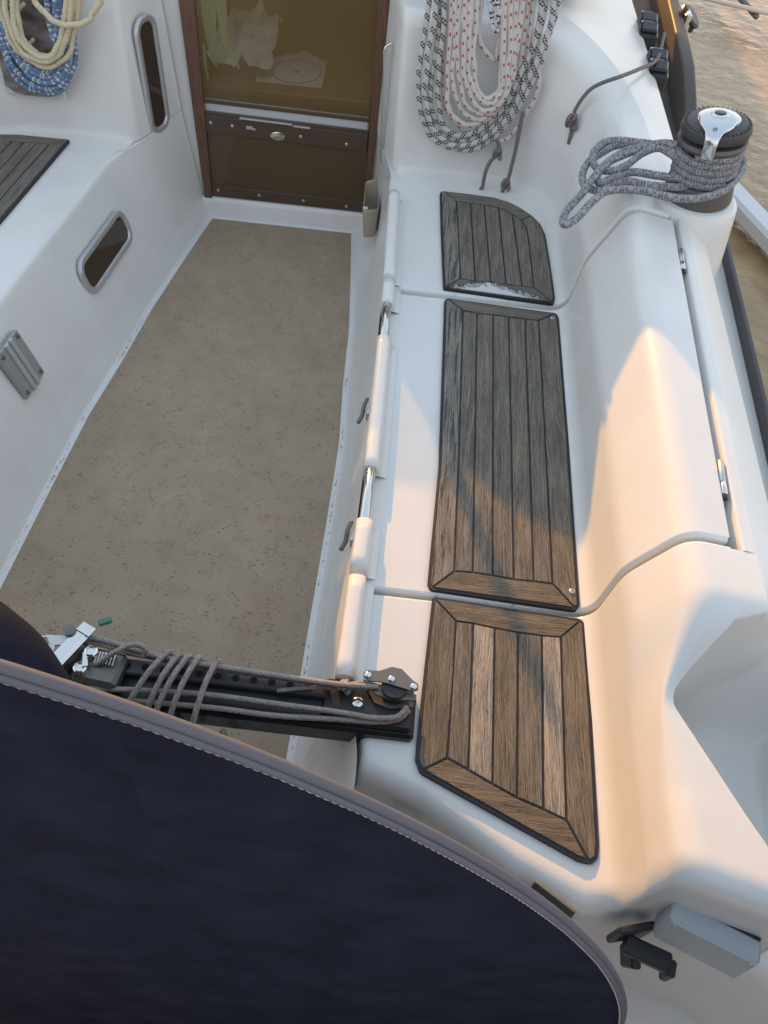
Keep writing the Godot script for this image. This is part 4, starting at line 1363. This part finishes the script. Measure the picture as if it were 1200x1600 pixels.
# ---------------------------------------------------------------- traveller
func build_traveller() -> void:
	var t := thing("mainsheet_traveller", "black mainsheet traveller beam across the cockpit with a row of holes", "traveller")
	var st := new_st()
	rbox(st, Vector3(0.03, 0.402, 2.268), Vector3(1.288, 0.055, 0.092), 0.006)
	commit(st, "beam", M.black_alloy, t)
	st = new_st()
	rbox(st, Vector3(-0.03, 0.4375, 2.246), Vector3(1.08, 0.018, 0.031), 0.003)
	commit(st, "track", M.track_alloy, t)
	st = new_st()
	rbox(st, Vector3(0.585, 0.434, 2.262), Vector3(0.165, 0.012, 0.086), 0.005)
	commit(st, "end_plate", M.black_plastic, t)
	for k in 13:
		st = new_st()
		lathe(st, [[0.0068, 0.0006], [0.0060, -0.004], [0.0001, -0.004]], Transform3D(Basis.IDENTITY, Vector3(0.105 + 0.0335 * k, 0.4468, 2.246)), 16)
		lathe(st, [[0.0001, 0.0004], [0.0068, 0.0006]], Transform3D(Basis.IDENTITY, Vector3(0.105 + 0.0335 * k, 0.4465, 2.246)), 16)
		commit(st, "hole", M.hole, t)
	st = new_st()
	screw(st, Transform3D(Basis.IDENTITY, Vector3(0.567, 0.440, 2.263)), 0.0105)
	commit(st, "screw", M.steel, t)
	# end block: cheek plate with three bolts over two sheaves
	var b := sub("end_block", t, "grey metal end block with three bolts")
	st = new_st()
	var pl := PackedVector2Array()
	for q in [[0.572, 2.222], [0.580, 2.216], [0.600, 2.215], [0.622, 2.204], [0.640, 2.206], [0.662, 2.226], [0.672, 2.232], [0.673, 2.243], [0.664, 2.247], [0.615, 2.237], [0.582, 2.236], [0.572, 2.230]]: pl.append(Vector2(q[0], q[1]))
	prism(st, pl, 0.476, 0.480, 0.001)
	commit(st, "cheek", M.grey_alloy, b)
	st = new_st()
	prism(st, PackedVector2Array([Vector2(0.572, 2.228), Vector2(0.671, 2.246), Vector2(0.672, 2.258), Vector2(0.625, 2.262), Vector2(0.597, 2.255)]), 0.462, 0.466, 0.001)
	commit(st, "cheek", M.grey_alloy, b)
	st = new_st()
	prism(st, PackedVector2Array([Vector2(0.575, 2.226), Vector2(0.668, 2.240), Vector2(0.668, 2.262), Vector2(0.625, 2.27), Vector2(0.597, 2.262)]), 0.442, 0.446, 0.001)
	commit(st, "cheek", M.grey_alloy, b)
	for y in [0.455, 0.470]:
		st = new_st()
		lathe(st, [[0.0001, 0.005], [0.024, 0.005], [0.021, 0.0], [0.024, -0.005], [0.0001, -0.005]], Transform3D(Basis.IDENTITY, Vector3(0.63, y, 2.238)), 28)
		commit(st, "sheave", M.black_plastic, b)
	for q in [[0.580, 2.226], [0.623, 2.2285], [0.664, 2.2385]]:
		st = new_st()
		lathe(st, [[0.0062, 0.0], [0.006, 0.0025], [0.004, 0.0042], [0.0001, 0.0048]], Transform3D(Basis.IDENTITY, Vector3(q[0], 0.480, q[1])), 16)
		commit(st, "bolt", M.steel, b)
	# car at the middle: steel bracket, cleat arms, two shackle pins on a dark body
	var c := sub("traveller_car", t, "steel traveller car with shackle bolts")
	st = new_st()
	rbox(st, Vector3(0.095, 0.450, 2.262), Vector3(0.085, 0.034, 0.070), 0.008, Basis(Vector3.UP, -0.1))
	commit(st, "body", M.grey_alloy, c)
	st = new_st()
	rbox(st, Vector3(0.036, 0.486, 2.246), Vector3(0.026, 0.006, 0.098), 0.0015, Basis(Vector3.UP, -0.42))
	rbox(st, Vector3(0.049, 0.472, 2.252), Vector3(0.004, 0.030, 0.090), 0.001, Basis(Vector3.UP, -0.42))
	rbox(st, Vector3(0.058, 0.489, 2.205), Vector3(0.030, 0.006, 0.022), 0.0015, Basis(Vector3.UP, -0.42))
	commit(st, "bracket", M.steel, c)
	for q in [[0.010, 2.226, 0.1], [-0.008, 2.246, 0.0]]:
		st = new_st()
		prism(st, PackedVector2Array([Vector2(q[0] - 0.022, q[1] - 0.004), Vector2(q[0] + 0.020, q[1] - 0.006), Vector2(q[0] + 0.024, q[1] + 0.012), Vector2(q[0] - 0.006, q[1] + 0.016)]), 0.482, 0.485, 0.0005)
		commit(st, "cleat_arm", M.aluminium, c)
	for q in [Vector3(0.078, 0.478, 2.244), Vector3(0.068, 0.474, 2.276)]:
		st = new_st()
		lathe(st, [[0.0115, -0.012], [0.0115, 0.006], [0.0085, 0.008], [0.0075, 0.004], [0.004, 0.0045], [0.0001, 0.005]], Transform3D(Basis(Vector3.FORWARD, 0.15), q), 20)
		commit(st, "shackle_bolt", M.steel, c)
	st = new_st()
	rbox(st, Vector3(0.073, 0.480, 2.260), Vector3(0.010, 0.004, 0.030), 0.001, Basis(Vector3.UP, 0.3))
	commit(st, "link", M.steel, c)
	st = new_st()
	for k in 7: rbox(st, Vector3(0.088 + k * 0.0055, 0.472 - absf(k - 3.0) * 0.0012, 2.250 + k * 0.0004), Vector3(0.0032, 0.014, 0.024), 0.001)
	commit(st, "spring", M.steel_brushed, c)
	st = new_st()
	tube(st, PackedVector3Array([Vector3(-0.045, 0.478, 2.226), Vector3(0.0, 0.480, 2.224), Vector3(0.034, 0.482, 2.218)]), 0.0022, 8)
	commit(st, "wire", M.steel, c)
	st = new_st()
	lathe(st, [[0.010, -0.006], [0.011, 0.004], [0.0001, 0.006]], Transform3D(Basis.IDENTITY, Vector3(0.030, 0.490, 2.212)), 14)
	commit(st, "shackle_pin", M.grey_alloy, c)
	st = new_st()
	rbox(st, Vector3(0.088, 0.492, 2.186), Vector3(0.024, 0.008, 0.012), 0.002, Basis(Vector3.UP, 0.5))
	commit(st, "tape_end", M.green_tape, c)
	# control line
	st = new_st()
	for a in TRAV_LINES: tube(st, spline(v3s(a), 6), 0.0052, 10, 0.05)
	for a in WRAPS: tube(st, spline(v3s(a), 6), 0.0052, 10, 0.05)
	knot(st, Vector3(0.538, 0.455, 2.238), 0.010, 0.0055)
	tube(st, PackedVector3Array([Vector3(0.538, 0.455, 2.238), Vector3(0.56, 0.458, 2.234), Vector3(0.585, 0.462, 2.231)]), 0.004, 8, 0.05)
	tube(st, spline(PackedVector3Array([Vector3(0.42, 0.448, 2.262), Vector3(0.47, 0.452, 2.252), Vector3(0.53, 0.453, 2.243)]), 5), 0.004, 8, 0.05)
	tube(st, spline(PackedVector3Array([Vector3(0.33, 0.40, 2.33), Vector3(0.335, 0.37, 2.337), Vector3(0.345, 0.335, 2.335)]), 5), 0.0065, 9, 0.05)
	var l := commit(st, "control_line", M.rope_grey_red)
	tag(l, "grey and red flecked control line wrapped round the traveller beam", "rope")

# ---------------------------------------------------------------- wheel, cover, pedestal
func build_helm() -> void:
	var rk := deg_to_rad(5)
	var N := Vector3(0, sin(rk), cos(rk))
	var U := Vector3(0, cos(rk), -sin(rk))
	var C := Vector3(0.10, 0.624, 2.767)
	var R := 0.816
	var w := thing("steering_wheel", "large steering wheel under the navy cover", "wheel")
	var st := new_st()
	var ring := PackedVector3Array()
	for k in 97: ring.append(C + (Vector3.RIGHT * cos(TAU * k / 96) + U * sin(TAU * k / 96)) * (R - 0.014) - N * 0.0)
	tube(st, ring, 0.0028, 10, 0.1, false)
	commit(st, "rim", M.black_plastic, w)
	for k in 5:
		var a := TAU * k / 5 + PI / 2
		st = new_st()
		rod(st, C + (Vector3.RIGHT * cos(a) + U * sin(a)) * 0.05, C + (Vector3.RIGHT * cos(a) + U * sin(a)) * (R - 0.05), 0.0038)
		commit(st, "spoke", M.steel_brushed, w)
	st = new_st()
	lathe(st, [[0.0001, 0.012], [0.05, 0.012], [0.055, 0.0], [0.05, -0.04], [0.03, -0.2]], facing(C, N), 24)
	commit(st, "hub", M.steel_brushed, w)
	# the cover: two faces of cloth from a hem below the hub out to the rim, joined over the rim
	var cv := thing("wheel_cover", "navy canvas steering wheel cover with pale stitching across the foreground", "cover")
	var nz := noise(81, 2.2, 3)
	var O := Vector2(0.0, -0.21)
	var shape := func(u: float, ang: float, face: float) -> Vector3:
		var d := Vector2(cos(ang), sin(ang))
		# distance from O to the circle along d
		var bq := O.dot(d)
		var full := -bq + sqrt(bq * bq - O.length_squared() + R * R)
		var p := O + d * full * u
		var hem := 0.0
		if u < 1.0: hem = (1 - u) * 0.012 * sin(ang * 9.0)
		var belly := 0.018 * (1 - pow(u, 6)) + 0.014 * nz.get_noise_2d(p.x * 1.1, p.y * 0.7) * (1 - pow(u, 8)) + 0.006 * nz.get_noise_2d(p.x * 4.0, p.y * 9.0 + 5) * (1 - pow(u, 10))
		return C + Vector3.RIGHT * p.x + U * (p.y + hem) + N * (face * (0.0032 + belly))
	st = new_st()
	var rows := []
	for i in 121:
		var a := lerpf(-0.62, PI, i / 120.0)
		var r := PackedVector3Array()
		for j in 25: r.append(shape.call(1.0 - 0.0054 / R - (1 - j / 24.0) * (1 - 0.0054 / R), a, 1.0))
		rows.append(r)
	grid(st, rows)
	commit(st, "aft_face", M.canvas, cv)
	st = new_st()
	rows = []
	for i in 121:
		var a := lerpf(-0.62, PI, i / 120.0)
		var r := PackedVector3Array()
		for j in 13: r.append(shape.call((1.0 - 0.0054 / R) * j / 12.0, a, -1.0))
		rows.append(r)
	grid(st, rows)
	commit(st, "forward_face", M.canvas, cv)
	# band over the rim
	st = new_st()
	rows = []
	for i in 121:
		var a := lerpf(-0.62, PI, i / 120.0)
		var e: Vector3 = shape.call(1.0, a, 0.0)
		var o := (e - C)
		o = (o - N * o.dot(N)).normalized()
		var r := PackedVector3Array()
		for k in 9:
			var b := lerpf(-0.62, 0.62, k / 8.0) * PI
			r.append(e - o * 0.0062 + o * cos(b) * 0.0062 * (1.0 if absf(b) < PI / 2 else 0.25) + N * sin(b) * 0.0042)
		rows.append(r)
	grid(st, rows)
	commit(st, "rim_band", M.piping, cv)
	st = new_st()
	var pip := PackedVector3Array()
	for i in 121:
		var a := lerpf(-0.62, PI, i / 120.0)
		pip.append(shape.call(1.0 - 0.0048 / R, a, 1.0) + N * 0.0015)
	tube(st, pip, 0.0024, 8, 0.05)
	commit(st, "piping", M.piping, cv)
	st = new_st()
	var ln := 0.0
	for i in 120:
		var a: Vector3 = shape.call(1.0 - 0.0074 / R, lerpf(-0.62, PI, i / 120.0), 1.0) + N * 0.0014
		var b: Vector3 = shape.call(1.0 - 0.0074 / R, lerpf(-0.62, PI, (i + 1) / 120.0), 1.0) + N * 0.0014
		var n := int(max(1, round(a.distance_to(b) / 0.0066)))
		for k in n: tube(st, PackedVector3Array([a.lerp(b, (k + 0.12) / n), a.lerp(b, (k + 0.5) / n) + N * 0.0004, a.lerp(b, (k + 0.88) / n)]), 0.0009, 5)
	var sti := commit(st, "stitching", M.thread, cv)
	sti.set_meta("kind", "stuff")
	# pedestal hood ahead of the wheel
	var ph := thing("pedestal_hood", "navy canvas hood over the steering pedestal ahead of the wheel cover", "cover")
	st = new_st()
	rows = []
	for q in [[0.30, 0.17, 0.12], [0.70, 0.21, 0.13], [0.86, 0.217, 0.13], [0.94, 0.214, 0.126], [0.995, 0.20, 0.118], [1.037, 0.172, 0.106], [1.062, 0.128, 0.085], [1.076, 0.07, 0.05], [1.08, 0.002, 0.002]]:
		var r := PackedVector3Array()
		for k in 41:
			var a := TAU * k / 40
			var cx := signf(cos(a)) * pow(absf(cos(a)), 0.72); var sz := signf(sin(a)) * pow(absf(sin(a)), 0.72)
			var wob := 1.0 + 0.02 * nz.get_noise_3d(cx * 0.6, q[0], sz * 0.6)
			r.append(Vector3(0.022 + cx * q[1] * wob, q[0], 2.545 + sz * q[2] * wob))
		rows.append(r)
	grid(st, rows)
	commit(st, "hood", M.canvas, ph)
	st = new_st()
	rbox(st, Vector3(0.035, 0.16, 2.53), Vector3(0.16, 0.34, 0.16), 0.02)
	commit(st, "pedestal", M.white_trim, ph)

# ---------------------------------------------------------------- things on the coaming and quarter
func build_deck_gear() -> void:
	# box on the aft-facing wall of the coaming
	var e1 := Vector3(0.935, 0, 0.355).normalized()
	var n := Vector3(-e1.z, 0.10, e1.x).normalized()
	var b := thing("instrument_box", "pale grey plastic box fixed to the aft wall of the starboard coaming", "box")
	var at := Vector3(1.136, 0.468, 2.590)
	var bs := Basis(e1, n.cross(e1).normalized() * -1, n)
	bs = Basis(e1, n.cross(e1).normalized(), n)
	var st := new_st()
	rbox(st, at, Vector3(0.132, 0.082, 0.034), 0.004, bs)
	commit(st, "case", M.box_plastic, b)
	st = new_st()
	rbox(st, at - n * 0.019, Vector3(0.128, 0.078, 0.006), 0.001, bs)
	commit(st, "gasket", M.black_plastic, b)
	st = new_st()
	rbox(st, at + n * 0.0175, Vector3(0.126, 0.076, 0.004), 0.0015, bs)
	commit(st, "front_plate", M.box_plastic, b)
	for q in [[-0.056, -0.031], [0.056, -0.031], [-0.056, 0.031], [0.056, 0.031]]:
		st = new_st()
		screw(st, facing(at + bs * Vector3(q[0], q[1], 0.0196), n, e1), 0.0032)
		commit(st, "screw", M.steel_brushed, b)
	st = new_st()
	rbox(st, at - n * 0.03, Vector3(0.10, 0.06, 0.02), 0.001, bs)
	commit(st, "back_plate", M.black_plastic, b)
	var k := thing("hook_bracket", "black plastic hook bracket between the wheel cover and the grey box", "bracket")
	var ka := Vector3(1.047, 0.393, 2.578)
	st = new_st()
	rbox(st, ka, Vector3(0.062, 0.075, 0.012), 0.003, Basis(Vector3.UP, 0.25))
	commit(st, "plate", M.black_plastic, k)
	st = new_st()
	rbox(st, ka + Vector3(0.022, 0.0, 0.028), Vector3(0.075, 0.018, 0.03), 0.003, Basis(Vector3.UP, -0.3))
	commit(st, "arm", M.black_plastic, k)
	st = new_st()
	rbox(st, ka + Vector3(0.058, -0.014, 0.045), Vector3(0.014, 0.042, 0.026), 0.003, Basis(Vector3.UP, -0.3))
	commit(st, "hook", M.black_plastic, k)
	st = new_st()
	rbox(st, ka + Vector3(0.01, -0.045, 0.026), Vector3(0.016, 0.06, 0.034), 0.003, Basis(Vector3.RIGHT, 0.2))
	commit(st, "leg", M.black_plastic, k)
	# jammers at the outboard edge of the cabin side
	var labels := ["black rope jammer nearest the top edge of the picture beside the cabin side", "black rope jammer holding the knotted grey line"]
	var spots := [Vector3(1.325, 0.700, -0.40), Vector3(1.315, 0.700, -0.05)]
	for i in 2:
		var j := thing("rope_jammer", labels[i], "jammer", "jammers beside the cabin")
		var p: Vector3 = spots[i]
		var jb := Basis(Vector3.UP, -0.12)
		st = new_st()
		rbox(st, p, Vector3(0.075, 0.05, 0.20), 0.008, jb)
		commit(st, "body", M.black_plastic, j)
		for q in [-0.05, 0.05]:
			st = new_st()
			rbox(st, p + jb * Vector3(0.0, 0.032, q), Vector3(0.062, 0.022, 0.060), 0.006, jb * Basis(Vector3.RIGHT, 0.2))
			commit(st, "lever", M.black_alloy, j)
			st = new_st()
			rbox(st, p + jb * Vector3(-0.008, 0.044, q - 0.022), Vector3(0.048, 0.006, 0.010), 0.002, jb)
			commit(st, "bright_edge", M.aluminium, j)
	# outboard lead block and track on the starboard rail
	var lb := thing("lead_block", "black lead block on the starboard rail at the top edge", "block")
	st = new_st()
	lathe(st, [[0.0001, 0.022], [0.045, 0.022], [0.055, 0.014], [0.048, 0.0], [0.055, -0.014], [0.045, -0.022], [0.0001, -0.022]], facing(Vector3(1.60, 0.60, -0.93), Vector3(0.6, 0.75, 0.2)), 28)
	commit(st, "sheave", M.black_plastic, lb)
	st = new_st()
	rbox(st, Vector3(1.585, 0.585, -0.93), Vector3(0.03, 0.10, 0.12), 0.008)
	commit(st, "cheek", M.steel, lb)
	st = new_st()
	var rows := []
	for z in zs(-3.0, 0.20, 0.2):
		var h := 0.115 * smoothstep(0.22, -0.5, z) + 0.01
		rows.append(row_at([[toe(z) - 0.075, 0.489], [toe(z) - 0.06, 0.489 + h, 0.012], [toe(z) - 0.012, 0.489 + h, 0.010], [toe(z) - 0.002, 0.489]], z))
	grid(st, rows)
	var wr := commit(st, "wooden_bulwark_cap", M.rail_wood, yacht)
	st = new_st()
	rbox(st, Vector3(1.475, 0.535, 0.16), Vector3(0.012, 0.06, 0.03), 0.004)
	tube(st, PackedVector3Array([Vector3(1.415, 0.50, 0.10), Vector3(1.425, 0.53, 0.22), Vector3(1.43, 0.50, 0.33)]), 0.004, 8)
	commit(st, "rail_fitting", M.steel, yacht)
	# floating boom beside the hull, a pole beyond
	var mb := thing("mooring_boom", "white floating boom with a black end beside the hull behind the winch", "boom")
	st = new_st()
	var a := Vector3(2.262, -0.41, -1.60); var d := Vector3(0.135, 0, 0.42).normalized()
	var bb := Basis(Vector3(d.z, 0, -d.x), Vector3.UP, d)
	rbox(st, a + d * 1.55, Vector3(0.135, 0.10, 3.1), 0.02, bb)
	commit(st, "float", M.white_trim, mb)
	st = new_st()
	rbox(st, a - d * 0.03, Vector3(0.15, 0.115, 0.07), 0.02, bb)
	commit(st, "end_cap", M.black_plastic, mb)
	var po := thing("floating_pole", "thin pale pole over the sunlit water in the top corner", "pole")
	st = new_st()
	rod(st, Vector3(2.40, -0.36, -4.73), Vector3(3.55, -0.36, -4.24), 0.018)
	commit(st, "spar", M.paper, po)
	st = new_st()
	rod(st, Vector3(3.06, -0.40, -4.44), Vector3(2.75, -0.30, -5.6), 0.022)
	commit(st, "strut", M.grey_alloy, po)

# canvas dodgers laced to the rails round the stern, behind and beside the picture; they keep the low sky off the quarter
func build_weather_cloths() -> void:
	var w := thing("weather_cloth", "navy weather cloth laced to the stern rail behind the helm", "cloth")
	var st := new_st()
	var rows := []
	for q in [[1.46, 2.42], [1.47, 2.7], [1.46, 3.1], [1.40, 3.45], [1.25, 3.60], [0.8, 3.66], [0.0, 3.68], [-0.8, 3.66], [-1.25, 3.60], [-1.40, 3.45], [-1.46, 3.1], [-1.47, 2.5]]:
		var r := PackedVector3Array()
		for y in [0.52, 0.66, 0.80, 0.95, 1.10]: r.append(Vector3(q[0] + 0.01 * sin(y * 20 + q[1] * 9), y, q[1]))
		rows.append(r)
	grid(st, rows)
	commit(st, "panel", M.canvas, w)
	st = new_st()
	var rail := PackedVector3Array()
	for r in rows: rail.append(r[4] + Vector3(0, 0.015, 0))
	tube(st, spline(rail, 5), 0.0125, 10)
	commit(st, "rail", M.steel, w)

# folded sprayhood on the coachroof: above the picture, its shadow lies over the forward half of the cockpit
func build_sprayhood() -> void:
	var s := thing("folded_sprayhood", "folded navy sprayhood lying on the coachroof above the companionway", "sprayhood")
	var st := new_st()
	var xw := Transform3D(Basis(Vector3.RIGHT, Vector3(0, 0, 1), Vector3.UP), Vector3(0, 0, 0.0))
	prism(st, HOOD, -0.16, -0.03, 0.02, xw)
	prism(st, PackedVector2Array([Vector2(0.5, 0.93), Vector2(1.13, 0.93), Vector2(1.06, 1.26), Vector2(0.62, 1.24)]), -1.7, -0.165, 0.02, xw)
	commit(st, "folds", M.canvas, s)
	st = new_st()
	rod(st, Vector3(0.07, 0.86, -0.05), Vector3(0.03, 1.17, -0.05), 0.018)
	commit(st, "hoop_end", M.steel_brushed, s)
	st = new_st()
	prism(st, HOOD_PORT, -0.16, -0.03, 0.02, xw)
	commit(st, "folds", M.canvas, s)

var HOOD := PackedVector2Array([Vector2(0.0, 0.83), Vector2(0.035, 0.86), Vector2(0.055, 0.91), Vector2(0.09, 0.96), Vector2(0.14, 1.0), Vector2(0.27, 1.03), Vector2(0.40, 1.08), Vector2(0.52, 1.17), Vector2(0.60, 1.26), Vector2(0.98, 1.29), Vector2(1.05, 0.94), Vector2(0.5, 0.93), Vector2(0.3, 0.86), Vector2(0.15, 0.84)])
var HOOD_PORT := PackedVector2Array([Vector2(-1.05, 0.88), Vector2(-1.0, 1.30), Vector2(-0.5, 1.28), Vector2(-0.40, 1.15), Vector2(-0.33, 0.88)])

# ---------------------------------------------------------------- scene
func _ready() -> void:
	rng.seed = 20
	# camera
	var cam := Camera3D.new()
	cam.name = "camera"
	var p := deg_to_rad(51.0); var ro := deg_to_rad(5.5); var ya := deg_to_rad(-1.25)
	var fwd := Vector3(sin(ya) * cos(p), -sin(p), -cos(ya) * cos(p))
	var r0 := Vector3(cos(ya), 0, sin(ya))
	var u0 := r0.cross(fwd)
	var right := r0 * cos(ro) + u0 * sin(ro)
	var up := u0 * cos(ro) - r0 * sin(ro)
	cam.transform = Transform3D(Basis(right, up, -fwd), Vector3(0.5947, 1.75, 2.8723))
	cam.fov = 67.3
	cam.near = 0.02
	cam.far = 1000.0
	add_child(cam)
	cam.current = true
	# sky and exposure
	var we := WorldEnvironment.new()
	we.name = "environment"
	var env := Environment.new()
	env.background_mode = Environment.BG_SKY
	var sk := ProceduralSkyMaterial.new()
	sk.sky_top_color = lin(0.39, 0.49, 0.62)
	sk.sky_horizon_color = lin(1.15, 1.09, 1.02)
	sk.sky_curve = 0.25
	sk.ground_bottom_color = lin(0.16, 0.13, 0.09)
	sk.ground_horizon_color = lin(0.35, 0.31, 0.26)
	sk.sun_angle_max = 18.0
	sk.energy_multiplier = 1.0
	var sky := Sky.new()
	sky.sky_material = sk
	env.sky = sky
	env.tonemap_mode = Environment.TONE_MAPPER_LINEAR
	env.tonemap_exposure = 1.66
	env.sdfgi_enabled = true
	env.ssao_enabled = true
	env.ssil_enabled = true
	we.environment = env
	add_child(we)
	# low golden sun ahead on the port bow
	var sun := DirectionalLight3D.new()
	sun.name = "sun"
	sun.light_energy = 1.02
	sun.light_color = Color(1.0, 0.71, 0.26)
	sun.light_angular_distance = 0.6
	sun.shadow_enabled = true
	add_child(sun)
	var az := deg_to_rad(21.5); var el := deg_to_rad(17.0)
	sun.look_at_from_position(Vector3.ZERO, Vector3(sin(az) * cos(el), -sin(el), cos(az) * cos(el)))
	make_materials()
	# water
	var st := new_st()
	grid(st, [PackedVector3Array([Vector3(-300, -0.5, -300), Vector3(300, -0.5, -300)]), PackedVector3Array([Vector3(-300, -0.5, 300), Vector3(300, -0.5, 300)])])
	var wa := commit(st, "water", M.water)
	wa.set_meta("kind", "structure")
	yacht = thing("sailing_yacht", "white sailing yacht with teak seats, seen down into its cockpit", "yacht")
	build_moulding()
	build_fittings()
	build_companionway()
	build_traveller()
	build_helm()
	build_winch()
	build_ropes()
	build_deck_gear()
	build_weather_cloths()
	build_sprayhood()
